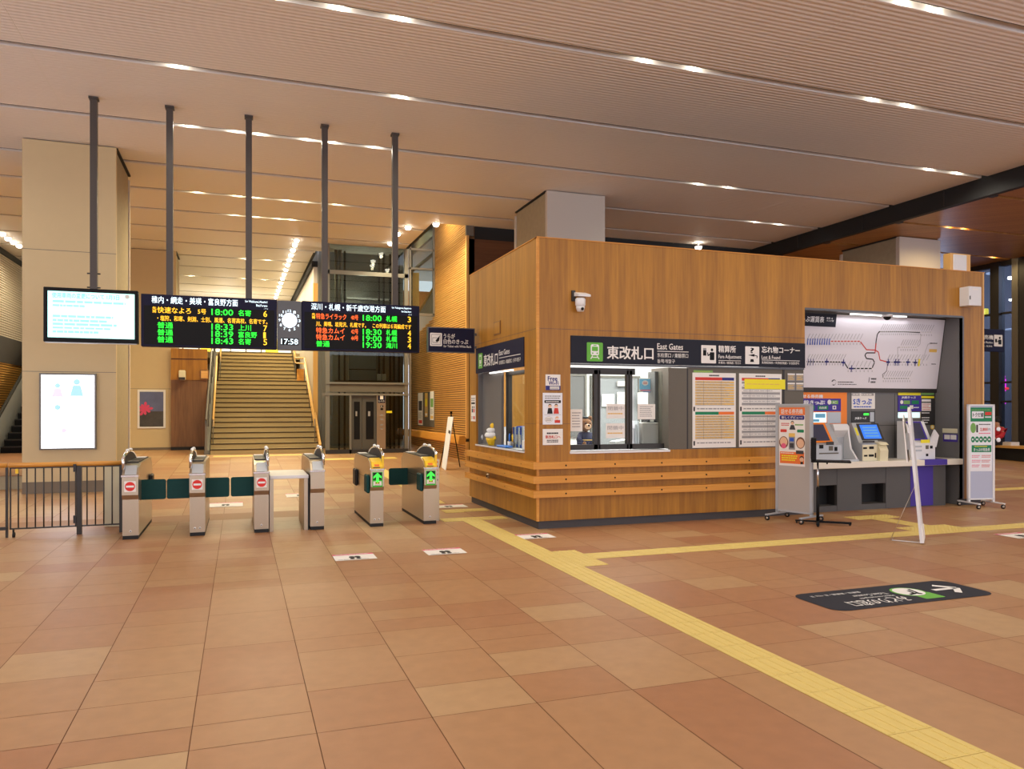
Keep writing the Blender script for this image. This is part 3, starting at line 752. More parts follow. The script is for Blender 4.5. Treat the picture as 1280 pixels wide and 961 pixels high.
# ================================================================== STAIRS
def make_stairs():
    y0, z0, rise, tread = 23.95, rz(23.95), .155, .30
    r = root('staircase', (.75, y0, z0), 'wide stone staircase with a landing rising behind the ticket gates', 'staircase', kind='structure')
    def flight(x0, x1, ys, zs, n):
        g = G()
        for i in range(n):
            g.box(x0, x1, ys+i*tread, ys+n*tread+.6, zs+i*rise, zs+(i+1)*rise, 'stair_stone')
            g.box(x0, x1, ys+i*tread-.012, ys+i*tread+.05, zs+(i+1)*rise-.034, zs+(i+1)*rise+.001, 'stair_edge')
        return g
    flight(-.8, 2.28, y0, z0, 15).obj('flight', r)
    zl = z0+15*rise; yl = y0+15*tread
    g = G(); g.box(-.8, 2.28, yl, yl+1.3, zl-.2, zl, 'stair_stone'); g.obj('landing', r)
    flight(-.72, 2.03, yl+1.3, zl, 8).obj('flight', r)
    zt = zl+8*rise; yt = yl+1.3+8*tread
    g = G(); g.box(-14, 2.3, yt, 36.5, zt-.25, zt, 'stair_stone'); g.obj('upper_floor', r)
    def hand(x, ya, za, yb, zb):
        g = G()
        for dz in (.82, .62): g.tube([(x, ya, za+dz), (x, yb, zb+dz)], .028, 'orange_light_wood', 8)
        n = 5
        for i in range(n):
            f = i/(n-1); g.tube([(x, ya+(yb-ya)*f, za+(zb-za)*f), (x, ya+(yb-ya)*f, za+(zb-za)*f+.82)], .014, 'grey_metal', 6)
        return g
    hand(-.74, y0+.5, z0+.2, yl, zl).obj('handrail', r); hand(2.2, y0+.5, z0+.2, yl, zl).obj('handrail', r)
    hand(-.66, yl+1.3, zl+.1, yt, zt).obj('handrail', r); hand(1.98, yl+1.3, zl+.1, yt, zt).obj('handrail', r)
    g = G()
    for dz in (.82, .62): g.tube([(2.2, yl, zl+dz), (1.98, yl+1.3, zl+.1+dz)], .028, 'orange_light_wood', 8)
    g.obj('handrail', r)
    g = G(); g.prism([(y0+.05, rz(24)), (yl, rz(24)), (yl+1.3, rz(24)), (yt, rz(24)), (yt, zt), (yl+1.3, zl+.1), (yl, zl+.1), (y0+.05, z0+.12)], 'x', -.97, -.82, 'grey_metal'); g.obj('stringer', r)
    g = G(); g.prism([(y0+.05, z0+.12), (yl, zl+.1), (yt, zt+.05), (yt, zt+.95), (yl, zl+1.0), (y0-.05, z0+1.0)], 'x', -.92, -.9, 'lift_glass'); g.obj('balustrade', r)
    g = G()
    for i in range(7):
        f = i/6; y = y0+f*(yt-y0); z = z0+f*(zt-z0); g.box(-.94, -.88, y-.03, y+.03, z-.1, z+1.02, 'grey_metal')
    g.tube([(-.91, y0-.05, z0+1.02), (-.91, yl, zl+1.02), (-.91, yt, zt+1.0)], .03, 'grey_metal'); g.obj('balustrade_frame', r)
    g = G(); g.prism([(y0+.1, rz(24)), (yl, rz(24)), (yl, zl+.3), (y0+.1, z0+.25)], 'x', 2.29, 2.36, 'slat_wood'); g.obj('stringer', r)
    g = G(); g.box(2.03, 2.28, yl+1.3, yl+1.4, zl, zl+.5, 'board_wood'); g.obj('landing_panel', r)
    # bright shop front at the top
    g = G(); g.box(-6, 2.2, 36.35, 36.4, zt, zt+1.6, 'window_glow')
    for i in range(12): g.box(-5.6+i*.65, -5.55+i*.65, 36.3, 36.36, zt, zt+1.6, 'grey_metal')
    g.box(-6, 2.2, 36.28, 36.34, zt, zt+.16, 'black_gap'); g.obj('shop_front', r)
    g = G()
    for x in (-3.2, -1.6, 1.1): g.box(x, x+.55, 36.2, 36.3, zt+.25, zt+.9, 'yellow_glow')
    g.obj('shop_sign', r)
make_stairs()

# ================================================================== LIFT
def make_lift():
    y = 23.4; x0, x1 = 2.42, 4.92; zb = rz(y)
    r = root('glass_lift', ((x0+x1)/2, y, zb), 'tall grey framed glass lift shaft between the stairs and slatted wall', 'lift')
    Z = lambda v: onY(460, v, y).z
    g = G()
    for xx in (x0, x1-.12): 
        for yy in (y, y+2.3): g.box(xx, xx+.12, yy, yy+.12, zb, CEIL+.9, 'lift_grey')
    for v in (493, 479): g.box(x0-.1 if v == 493 else x0, x1, y-.03, y+.06, Z(v)-.03, Z(v)+.03, 'lift_grey')
    g.box(x0, x1, y+.02, y+.06, Z(490), Z(480), 'fascia_grey')
    zz = onY(440, 341, y).z; g.box(x0, x1, y, y+.05, zz-.06, zz+.06, 'lift_grey')
    g.box(x0, x1, y-.02, y+.1, zb, zb+.12, 'charcoal')
    u = onY(438, 530, y).x; g.box(u-.03, u+.03, y-.02, y+.05, zb, Z(493), 'lift_grey')
    g.obj('shaft_frame', r)
    g = G(); g.box(x0, x1, y+.07, y+.085, Z(478), CEIL+.8, 'lift_glass'); g.obj('shaft_glass', r)
    g = G(); g.box(x0+.1, u, y+.03, y+.045, zb+.12, Z(494), 'lift_glass'); g.obj('side_glass', r)
    xr = onY(482, 530, y).x; g = G(); g.box(xr, x1, y+.03, y+.045, zb+.12, Z(494), 'lift_glass'); g.obj('side_glass', r)
    xm = onY(453, 530, y).x; xe = onY(471, 530, y).x
    for a, b in ((u+.03, xm-.005), (xm+.005, xe)):                  # two-leaf door with tall windows
        d = G(); d.box(a, b, y+.05, y+.09, zb+.02, Z(494), 'door_grey'); d = d.obj('door', r)
        w = (b-a); p = G(); p.box(a+w*.25, b-w*.2, y+.044, y+.05, Z(549), Z(502), 'black'); p.box(a+w*.4, a+w*.55, y+.04, y+.046, Z(520), Z(514), 'print_grey'); p.obj('door_window', d)
    g = G(); g.box(xe, xr, y-.01, y+.09, zb, Z(493), 'brushed_steel'); o = g.obj('call_panel', r)
    f = G(fY(y-.012)); f.qrect(472.5, 493, 481.5, 503.5, 'sign_navy', 1); f.qrect(475, 494.3, 479, 499, 'white', 2); f.qtext('エレベーター', 473, 500, 481, 502.5, 'white', 2)
    f.qrect(475.5, 506.5, 479, 509, 'black', 1); f.qrect(475.5, 510, 479, 512.5, 'black', 1); f.qrect(476.3, 507.2, 477.6, 508.3, 'white', 2)
    for v in (518, 523, 530, 535): f.qrect(475.5, v, 478.5, v+1.6, 'print_grey', 1)
    f.obj('lift_sign', o, label='dark blue lift sign on the call panel')
    f = G(fY(y+.02)); f.qrect(483, 513.5, 490, 516, 'print_yellow', 1); f.obj('yellow_sticker', r, label='yellow sticker on the glass')
    g = G()                                                        # car and machinery inside the shaft
    a, b = onY(436, 440, y+1.2), onY(470, 480, y+1.2); g.box(a.x, b.x, y+1.2, y+1.3, b.z, Z(440)+.6, 'panel_grey'); g.box(a.x, b.x, y+1.19, y+1.2, onY(440, 462, y+1.2).z, onY(440, 461, y+1.2).z, 'charcoal')
    g.box(x0+.3, x1-.3, y+.3, y+.5, Z(490)+.15, Z(479)+.1, 'fascia_grey'); g.obj('lift_car', r)
    g = G()
    for u_ in (423, 430, 473, 479, 487, 492, 498): xx = onY(u_, 450, y+1).x; g.box(xx, xx+.05, y+1, y+1.1, zb, CEIL+.8, 'charcoal')
    for u_ in (474, 480): p = onY(u_, 472, y+.9); g.box(p.x-.06, p.x+.06, y+.85, y+.95, p.z-.1, p.z+.12, 'white_plastic')
    for u_ in (420, 425): p = onY(u_, 380, y+.9); g.tube([(p.x, y+.9, 3.5), (p.x, y+.9, 7.2)], .05, 'grey_metal')
    g.box(x0+.1, x1-.1, y+2.2, y+2.3, zb, CEIL+.8, 'lift_grey'); zz = onY(440, 372, y+2).z; g.box(x0+.9, x1-.2, y+2.1, y+2.2, zz-.03, zz+.03, 'white_plastic')
    g.obj('lift_rails', r)
make_lift()

# ================================================================== ESCALATOR at the far left
def make_escalator():
    r = root('escalator', (-5.6, 24.4, .37), 'black-stepped escalator with silver balustrade going up behind the left column', 'escalator')
    y0, z0, n = 24.4, .37, 24
    xs0, xs1 = -6.45, -5.45
    g = G()
    for i in range(n):
        g.box(xs0+.1, xs1-.1, y0+.8+i*.36, y0+.8+n*.36, z0+i*.19, z0+(i+1)*.19, 'black'); g.box(xs0+.1, xs1-.1, y0+.79+i*.36, y0+.8+i*.36, z0+(i+1)*.19-.03, z0+(i+1)*.19, 'dark_metal')
    g.obj('steps', r)
    for x in (xs0, xs1):
        prof = [(y0, z0), (y0, z0+.65), (y0+.1, z0+.85), (y0+.9, z0+.95), (y0+9.5, z0+5.45), (y0+9.5, z0+4.4), (y0+1.0, z0)]
        g = G(); g.prism(prof, 'x', x-.04, x+.04, 'silver'); b = g.obj('balustrade', r)
        g = G(); g.tube([(x, y0-.05, z0+.3), (x, y0-.1, z0+.6), (x, y0+.1, z0+.88), (x, y0+.9, z0+.98), (x, y0+9.5, z0+5.48)], .05, 'black_rubber', 8); g.obj('handrail', b)
    g = G(); g.box(xs1+.05, xs1+.35, y0-.6, y0-.3, z0, z0+1.1, 'baseboard_stone'); g.box(xs1+.05, xs1+.33, y0-.62, y0-.6, z0+.72, z0+.8, 'red_glow'); g.box(xs1+.05, xs1+.33, y0-.62, y0-.6, z0+.95, z0+1.02, 'red_glow'); g.obj('entry_post', r, label='post with red indicator lights')
make_escalator()

# ================================================================== HANGING DISPLAYS
DY = 13.65
pole_lab = ['dark square hanging pole above the cyan screen, first from the left', 'dark square hanging pole at the left end of the first departure board', 'dark square hanging pole in the middle of the five', 'dark square hanging pole above the second board near the clock, fourth of five', 'dark square hanging pole farthest right above the second departure board']
for (u, vb), lab in zip(((117, 359), (212, 368), (311, 374), (406, 379), (494, 384)), pole_lab):
    x = onY(u, 200, DY).x; zb = 3.532 if u == 117 else 3.487; t = root('hanging_pole', (x, DY+.03, CEIL), lab, 'pole', 'poles carrying the departure boards')
    g = G(); g.box(x-.05, x+.05, DY-.02, DY+.08, zb, CEIL-.03, 'pole_grey'); g.obj('shaft', t)
    g = G(); g.box(x-.068, x+.068, DY-.04, DY+.10, CEIL-.035, CEIL, 'pole_grey'); g.obj('flange', t)
    if u == 117:
        for z in (3.56, 3.78):
            for s in (-1, 1): g = G(); g.tube([(x+s*.05, DY+.02, z), (x+s*.095, DY+.02, z)], .012, 'dark_metal', 6); g.obj('bolt', t)
def make_monitor():
    a, b = onY(55, 359, DY), onY(173, 428, DY); x0, x1, z1, z0 = a.x, onY(173, 395, DY).x, 3.53, 2.68
    t = root('information_monitor', ((x0+x1)/2, DY, z0), 'hanging flat monitor with a glowing cyan page beside the first departure board', 'monitor')
    g = G(); g.box(x0, x1, DY-.05, DY+.1, z0, z1, 'black', bev=.008); g.obj('casing', t)
    g = G(); g.box(x0+.02, x1-.02, DY-.045, DY+.02, z0-.012, z0, 'silver'); g.obj('lower_rim', t)
    f = G(fY(DY-.052)); f.rect(x0+.06, z0+.07, x1-.05, z1-.06, 'screen_cyan', 1)
    f.qtext('使用車両の変更について 1月3日', 65, 367, 149, 373.5, 'screen_ink', 2)
    for v0, v1, u1, k in ((376, 380, 160, 1), (380.5, 384, 118, 2), (394, 398, 146, 3), (399, 403, 138, 4), (404, 408, 160, 5), (409, 412, 155, 6), (413, 417, 128, 7)):
        (xa, ya), (xb, yb) = f.box_q(66, v0, u1, v1); f.greek(xa, ya, xb, yb, 1, 'screen_faint', 2, .6, k)
    f.disc(*f.q(159, 371), .035, 'paper', 2); f.obj('screen', t)
make_monitor()
def board(u0, u1, title, sub, rows, ticker, label, head):
    x0, x1 = onY(u0, 400, DY).x, onY(u1, 400, DY).x; z0, z1 = 2.645, 3.485
    t = root('departure_board', ((x0+x1)/2, DY, z0), label, 'departure board', 'departure boards')
    g = G(); g.box(x0, x1, DY-.09, DY+.12, z0, z1, 'sign_navy', bev=.006); g.obj('casing', t)
    w = x1-x0; f = G(fY(DY-.092)); X = lambda k: x0+w*k
    f.rect(X(.02), z0+.03, X(.98), z1-.185, 'black', 1)
    h = .118; zz = [z1-.30, z1-.425, z1-.545, z1-.66, z1-.775]
    f.text(title, X(.075), z1-.145, X(.70), z1-.03, 'led_white', 2, .010)
    for k, s in enumerate(sub): f.text(s, X(.755 if k == 0 else .84), z1-.075-.062*k, X(.925), z1-.032-.062*k, 'led_white', 2, .01)
    f.text('のりば', X(.90), z1-.172, X(.93), z1-.155, 'led_white', 2)
    f.text('先', X(.08), zz[0]+.052, X(.108), zz[0]+.098, head, 2, .02); f.text('発', X(.08), zz[0], X(.108), zz[0]+.046, head, 2, .02)
    f.text(ticker, X(.115), zz[1], X(.925), zz[1]+.085, 'led_amber', 2, .010)
    for i, (kind, name, nx, num, tm, dest, dx, trk) in enumerate(rows):
        z = zz[0] if i == 0 else zz[i+1]; hh = .1
        f.text(name, X(.115), z, X(nx), z+hh, kind, 2, .010)
        if num: f.text(num, X(.405 if kind != 'led_red' or True else .4), z+.005, X(.465), z+hh-.01, kind, 2, .010)
        f.text(tm, X(.505), z, X(.665), z+hh, 'led_green', 2, .010); f.text(dest, X(.705), z, X(dx), z+hh, 'led_green', 2, .010)
        f.text(trk, X(.895), z+.0, X(.895)+.058 if trk != '1' else X(.895)+.035, z+hh, 'led_amber', 2, .010)
    f.obj('display', t, label='black LED panel with glowing train times')
    return t
board(177, 346, '稚内・網走・美瑛・富良野方面', ('for Wakkanai,Abashiri', 'Biei,Furano'),
      [('led_amber', '快速なよろ', .355, '5号', '18:00', '名寄', .80, '6'), ('led_green', '普通', .225, '', '18:33', '上川', .80, '7'),
       ('led_green', '普通', .225, '', '18:39', '富良野', .845, '1'), ('led_green', '普通', .225, '', '18:43', '名寄', .80, '5')],
      '・塩狩、和寒、剣淵、士別、風連、名寄高校、名寄です。', 'dark departure board left of the clock, last green departure 18:43', 'led_amber')
board(377, 523, '深川・札幌・新千歳空港方面', ('for Fukagawa,Sapporo', 'New Chitose Airport'),
      [('led_red', '特急ライラック', .365, '40号', '18:00', '札幌', .80, '3'), ('led_red', '特急カムイ', .35, '42号', '18:30', '札幌', .80, '4'),
       ('led_red', '特急カムイ', .35, '44号', '19:00', '札幌', .80, '3'), ('led_green', '普通', .225, '', '19:30', '滝川', .80, '4')],
      '川、美唄、岩見沢、札幌です。　この列車は６両編成です', 'dark departure board right of the clock with red and green train names', 'led_amber')
def make_clock():
    x0, x1 = onY(346.5, 400, DY).x, onY(376.5, 400, DY).x; z0, z1 = 2.64, 3.475; cx = (x0+x1)/2
    t = root('station_clock', (cx, DY, z0), 'grey panel clock with a glowing dial between the departure boards', 'clock')
    g = G(); g.box(x0+.003, x1-.003, DY-.07, DY+.1, z0, z1, 'rim_grey'); g.obj('casing', t)
    f = G(fY(DY-.072)); cz = onY(361, 401, DY).z; f.disc(cx, cz, .125, 'clock_glow', 2, n=28)
    for k in range(12):
        a = math.radians(90-30*((k+1)%12)); n = str(k+1); px, pz = cx+.163*math.cos(a), cz+.163*math.sin(a); ww = .015 if len(n) == 1 else .028
        f.text(n, px-ww, pz-.022, px+ww, pz+.022, 'led_white', 2, .02)
    f.obj('dial', t)
    f = G(fY(DY-.072)); f.rect(x0+.05, z0+.085, x1-.05, z0+.20, 'black', 1); f.text('17:58', x0+.06, z0+.097, x1-.06, z0+.188, 'led_white', 2, .02); f.obj('digital_display', t)
make_clock()

# lit poster box on the left column
def make_lightbox():
    y = 16.1; t = root('light_box', (-2.98, y, .88), 'glowing white light box with faint figures on the left column', 'light box')
    g = G(); x0, x1, z0, z1 = -3.44, -2.515, .885, 2.29
    for a, b, c, d in ((x0, x1, z0, z0+.03), (x0, x1, z1-.03, z1), (x0, x0+.03, z0+.03, z1-.03), (x1-.03, x1, z0+.03, z1-.03)): g.box(a, b, y-.05, y, c, d, 'grey_metal')
    g.obj('frame', t)
    f = G(fY(y-.03)); f.rect(x0+.03, z0+.03, x1-.03, z1-.03, 'lightbox_white', 0)
    for u, v, s, m in ((72, 488, 1, 'lightbox_pink'), (96, 485, 1.25, 'lightbox_blue')):
        x, z = f.q(u, v); f.disc(x, z+.09*s, .045*s, 'lightbox_blue', 1); f.poly([(x-.09*s, z-.12*s), (x+.09*s, z-.12*s), (x+.05*s, z+.04*s), (x-.05*s, z+.04*s)], m, 1)
    for u, v, r, m in ((72, 509, .05, 'lightbox_blue'), (80, 538, .045, 'lightbox_pink'), (72, 536, .03, 'lightbox_white')): x, z = f.q(u, v); f.disc(x, z, r, m, 1)
    f.obj('poster', t)
make_lightbox()
# framed photograph on the rear column
t = root('framed_photo', (-2.55, 26.1, 1.03), 'framed photograph of pink flowers under a cloudy sky on the rear column', 'picture')
y = 26.1; a, b = onY(172, 487, y), onY(207, 535, y)
g = G(); g.box(a.x, b.x, y-.03, y, b.z, a.z, 'white'); g.obj('frame', t)
f = G(fY(y-.032)); x0, x1, z0, z1 = a.x+.06, b.x-.06, b.z+.05, a.z-.06
mat('photo_sky', (96, 104, 140), .5, noise=.35, nscale=3); mat('photo_field', (70, 66, 62), .5, noise=.4, nscale=9); mat('photo_flower', (216, 70, 110), .5)
hz = z0+(z1-z0)*.44; f.rect(x0, hz, x1, z1, 'photo_sky', 1); f.rect(x0, z0, x1, hz, 'photo_field', 1)
cx, cz = x0+(x1-x0)*.22, z0+(z1-z0)*.50
for k in range(9):
    aa = math.radians(-30+k*38); L = .24 if k % 2 else .18; dx, dz = math.cos(aa), math.sin(aa)
    pts = [(cx-dz*.02, cz+dx*.02), (cx+dz*.02, cz-dx*.02), (cx+dx*L*.8+dz*.04, cz+dz*L*.8-dx*.04), (cx+dx*L, cz+dz*L), (cx+dx*L*.8-dz*.04, cz+dz*L*.8+dx*.04)]
    f.poly([(max(x0, p), q) for p, q in pts], 'photo_flower', 2+k*.1)
f.obj('picture', t)

# ================================================================== TACTILE PAVING AND FLOOR STICKERS
def tactile(x0, x1, y0, y1, label, ridges=None, dots=False, cut=None):
    g = G(); n_x, n_y = max(1, round((x1-x0)/.3)), max(1, round((y1-y0)/.3))
    dx, dy = (x1-x0)/n_x, (y1-y0)/n_y
    for i in range(n_x):
        for j in range(n_y):
            X0, X1, Y0, Y1 = x0+i*dx+.0025, x0+(i+1)*dx-.0025, y0+j*dy+.0025, y0+(j+1)*dy-.0025
            za, zb = rz(Y0), rz(Y1)
            g.add([(X0, Y0, za-.01), (X1, Y0, za-.01), (X1, Y1, zb-.01), (X0, Y1, zb-.01), (X0, Y0, za+.005), (X1, Y0, za+.005), (X1, Y1, zb+.005), (X0, Y1, zb+.005)],
                  [(0, 1, 5, 4), (1, 2, 6, 5), (2, 3, 7, 6), (3, 0, 4, 7), (4, 5, 6, 7)], 'tactile_yellow')
            if y0 > 13: continue
            if ridges == 'y':
                for k in range(4): xx = X0+.035+k*.072; g.box(xx, xx+.022, Y0+.012, Y1-.012, .004, .0085, 'tactile_yellow')
            elif ridges == 'x':
                for k in range(4): yy = Y0+.035+k*.072; g.box(X0+.012, X1-.012, yy, yy+.022, .004, .0085, 'tactile_yellow')
            elif dots:
                for a in range(5):
                    for b in range(5):
                        cx, cy = X0+.03+a*.059, Y0+.03+b*.059; g.box(cx-.013, cx+.013, cy-.013, cy+.013, .004, .0085, 'tactile_yellow')
    g.box(x0-.002, x1+.002, y0-.002, y1+.002, -.02, rz(y0)+.0008, 'tactile_line') if y0 < 12 else None
    return tag(g.obj('tactile_paving'), label, 'tactile paving')
tactile(3.075, 3.375, 1.2, 10.8, 'long yellow tactile strip running from the foreground to the booth corner', 'y')
tactile(2.80, 3.78, 10.802, 11.1, 'short yellow dotted tactile strip ending at the booth side window', dots=True)
tactile(3.06, 3.36, 11.7, 12.05, 'small yellow tactile square in the passage beside the rightmost gate', dots=True)
tactile(3.362, 3.79, 11.75, 12.05, 'short yellow tactile strip touching the booth side beyond the corner', dots=True)
tactile(3.06, 3.36, 12.9, 21.3, 'long yellow tactile strip running beyond the gates towards the lift', 'y')
tactile(1.9, 4.2, 21.4, 21.9, 'yellow tactile bar lying across the floor in front of the lift')
tactile(-.7, 1.9, 23.1, 23.5, 'yellow tactile bar along the foot of the stairs')
tactile(3.377, 3.665, 7.27, 8.14, 'yellow dotted tactile block where the two long strips meet', dots=True)
tactile(3.667, 8.5, 7.6, 7.9, 'long yellow tactile strip running right from the junction past the booth', 'x')
tactile(8.5, 9.4, 7.602, 8.17, 'yellow dotted tactile block behind the foot of the leaning white sign', dots=True)
tactile(9.4, 18.0, 7.6, 7.9, 'yellow tactile strip leading off to the right edge of the hall', 'x')
tactile(8.85, 9.15, 8.172, 8.95, 'short yellow tactile strip leading to the ticket machine counter', 'y')
tactile(8.6, 9.4, 8.952, 9.25, 'yellow dotted tactile bar in front of the ticket machine counter', dots=True)
tactile(13.3, 19.5, 11.2, 11.5, 'yellow tactile strip on the far floor right of the green-topped board', 'x')

def foot_sticker(x, y, label, w=.45, d=.36, z=None, group=None):
    z = (rz(y) if z is None else z)+.004
    f = G(Frame((x, y, z), (1, 0, 0), (0, 1, RS if y > 12.8 else 0)))
    f.rect(-w/2, -d/2, w/2, d/2, 'paper', 0); f.rect(-w/2, d/2-.07, w/2, d/2-.01, 'print_pink', 1); f.greek(-w/2+.03, d/2-.06, w/2-.03, d/2-.02, 1, 'paper', 2, .5, 3)
    for s in (-1, 1):
        f.disc(s*.05-.02*s, -.02, .034, 'print_black', 1, ry=.055); f.disc(s*.035, -.10, .026, 'print_black', 1, ry=.032)
    f.greek(-w/2+.03, -d/2+.02, w/2-.03, -d/2+.05, 1, 'print_grey', 2, .5, 5)
    o = f.obj('floor_sticker', origin=(x, y, z)); return tag(o, label, 'floor sticker', group)
foot_sticker(1.2, 8.59, 'white footprint sticker on the floor left of the other one before the gates')
foot_sticker(2.22, 8.57, 'white footprint sticker on the floor nearer the yellow strip, before the gates')
foot_sticker(3.585, 9.20, 'white footprint sticker on the floor at the booth corner')
foot_sticker(9.50, 7.15, 'white footprint sticker at the right edge below the long yellow strip')
foot_sticker(-.22, 13.75, 'white sticker on the floor beyond the second gate from the left', .55, .5)
foot_sticker(1.05, 14.6, 'white sticker on the floor beyond the counter between the gates', .5, .5)
foot_sticker(3.3, 12.5, 'white sticker on the floor at the near end of the booth side', .6, .4, z=.0)
def floor_sign():
    x0, x1, y0, y1 = 4.56, 6.34, 4.96, 5.55
    # lettering reads from the far side: right = -X, up = -Y
    f = G(Frame(((x0+x1)/2, (y0+y1)/2, .003), (-1, 0, 0), (0, -1, 0))); w, h = x1-x0, y1-y0
    f.rrect(-w/2, -h/2, w/2, h/2, .13, 'sign_grey', 0)
    f.line([(-.72, .0), (-.46, .0)], .055, 'white', 2); f.line([(-.60, .14), (-.735, .0), (-.60, -.14)], .06, 'white', 2)
    f.rrect(-.36, .03, -.14, .22, .02, 'jr_green', 1); f.disc(-.20, -.03, .155, 'jr_green', 1.2, n=28); f.disc(-.20, -.03, .135, 'white', 2, n=28)
    f.line([(-.27, -.10), (-.235, .04), (-.15, .04)], .025, 'black', 3); f.line([(-.22, -.06), (-.19, .05), (-.12, .06)], .025, 'black', 3); f.disc(-.235, .06, .022, 'black', 3)
    f.text('みどりの窓口', .0, .07, .62, .23, 'white', 2, .02)
    f.text('Midori-no-madoguchi', .03, .0, .40, .045, 'white', 2, .01); f.text('Ticket Counter', .03, -.085, .40, -.025, 'white', 2, .01)
    f.text('售票处 / 售票處 / 표 사는 곳', .22, -.19, .76, -.145, 'white', 2, .004)
    return tag(f.obj('floor_sign', origin=((x0+x1)/2, (y0+y1)/2, .003)), 'dark rounded direction sign stuck on the floor with green logo and arrow', 'floor sign')
floor_sign()

# ================================================================== TICKET GATES
def make_gate(i, u, label, kind, arch, flaps):
    x = onY(u, 600, 10.65).x; y = 10.65; hw = .093
    t = root('ticket_gate', (x, y, 0), label, 'ticket gate', 'ticket gates')
    B = lambda **k: G()
    g = G(); prof = [(.05, .045), (.05, .50), (.0, .56), (.0, .80), (.10, .90), (.30, .945), (1.48, .945), (1.65, .84), (1.65, .56), (1.60, .50), (1.60, .045)]
    g.prism(prof, 'x', -hw, hw, 'brushed_steel')
    g.box(-hw-.001, hw+.001, .3, 1.4, .655, .66, 'dark_metal'); 
    g.obj('body', t, local=True)
    g = G(); g.box(-hw+.004, hw-.004, .04, 1.61, 0, .045, 'black_rubber'); g.obj('base', t, local=True)
    g = G(); g.box(-hw-.008, hw+.008, -.012, .03, .785, .812, 'chrome', bev=.004); g.obj('front_rim', t, local=True)
    if kind == 'go':
        g = G(); g.prism([(-.02, .81), (-.02, .84), (.03, .90), (.2, .95), (.2, .86), (.06, .815)], 'x', -hw+.012, hw-.03, 'yellow_plastic')
        g.prism([(-.022, .842), (.0, .872), (.01, .866), (-.012, .836)], 'x', -hw+.05, hw-.07, 'print_orange'); g.box(-hw+.03, hw-.06, -.024, -.018, .822, .832, 'dark_metal')
        g.obj('ticket_reader', t, local=True)
        g = G(); g.box(hw-.03, hw-.004, -.005, .03, .81, .99, 'yellow_plastic'); g.obj('front_strut', t, local=True)
    else:
        g = G(); g.prism([(.003, .815), (.02, .79), (.125, .915), (.108, .925)], 'x', -hw+.03, hw-.022, 'lift_grey' if kind == 'plain3' else 'silver'); g.obj('ticket_reader', t, local=True)
    g = G(); g.box(-hw+.012, hw-.03, .3, 1.45, .945, .957, 'charcoal'); g.box(-hw+.02, hw-.045, .34, .52, .957, .962, 'grey_metal'); g.box(-hw+.02, hw-.045, 1.2, 1.4, .957, .962, 'paper'); g.obj('top_panel', t, local=True)
    s = -1 if arch == 'l' else 1
    xa = s*(hw-.015); pts = []
    for k in range(13):
        f = k/12; yy = .02+1.2*f; pts.append((xa, yy, .945+.145*math.sin(math.pi*min(1, .10+f*.90))**.6))
    g = G(); g.prism([(p[1], p[2]) for p in pts]+[(1.2, .94), (.12, .94)], 'x', xa-.008, xa+.008, 'charcoal'); g.obj('guard_panel', t, local=True)
    g = G(); g.tube([(xa, .03, .88)]+pts, .019, 'chrome', 8); g.obj('guard_rail', t, local=True)
    for k in (4, 7): g = G(); g.ball((xa, pts[k][1], pts[k][2]+.012), .03, 'white', (.8, 1.8, .8), 8); g.obj('sensor', t, local=True)
    fr = Frame((0, -.002, 0), (1, 0, 0), (0, 0, 1))
    if kind == 'stop':
        f = G(fr); f.rrect(-.066, .60, .066, .735, .006, 'paper', 0); f.disc(0, .668, .058, 'sign_red', 1, n=28); f.rect(-.045, .656, .045, .680, 'white', 2); f.obj('no_entry_sign', t, local=True)
    if kind == 'go':
        f = G(fr); f.rect(-.07, .555, .07, .762, 'go_green', 0); f.rect(-.062, .655, .062, .755, 'print_black', 1)
        f.poly([(0, .752), (.056, .70), (.056, .672), (.018, .700), (.018, .62), (-.018, .62), (-.018, .700), (-.056, .672), (-.056, .70)], 'go_arrow', 2)
        f.rect(-.058, .575, .058, .635, 'paper', 1.5); f.rect(-.03, .60, .03, .627, 'print_yellow', 2); f.poly([(-.025, .602), (0, .613), (-.025, .625)], 'print_black', 3); f.poly([(.025, .602), (0, .613), (.025, .625)], 'print_black', 3); f.rect(-.04, .58, .04, .588, 'print_grey', 2)
        f.obj('go_sign', t, local=True)
    g = G()
    for k in ((-.03, .03) if i in (1, 4) else (0,)):
        g.lathe([(.014, 0), (.014, .004)], (0, 0, 0), 'paper', 12, T=Matrix.Translation((k, .049, .10)) @ Matrix.Rotation(math.pi/2, 4, 'X')); g.lathe([(.007, .004), (.007, .006)], (0, 0, 0), 'black', 10, T=Matrix.Translation((k, .049, .10)) @ Matrix.Rotation(math.pi/2, 4, 'X'))
    g.obj('floor_lock', t, local=True)
    for side, yy, mode in flaps:
        g = G(); sx = -1 if side == 'l' else 1
        if mode == 'out':
            c_ = []
            for cx, cz, a_ in ((hw+.265, .487, -90), (hw+.265, .693, 0), (hw, .72, 90), (hw, .46, 180)):
                for k in range(5 if cx > hw else 1): q_ = math.radians(a_+k*22.5); c_.append((sx*(cx+(.027*math.cos(q_) if cx > hw else 0)), cz+(.027*math.sin(q_) if cx > hw else 0)))
            g.prism(c_, 'y', yy-.013, yy+.013, 'teal_flap')
        else:
            g.box(sx*hw, sx*(hw+.045), yy, yy+.26, .465, .715, 'teal_flap' if mode == 'fold' else 'charcoal', bev=.015)
        g.obj('flap', t, local=True)
    return t
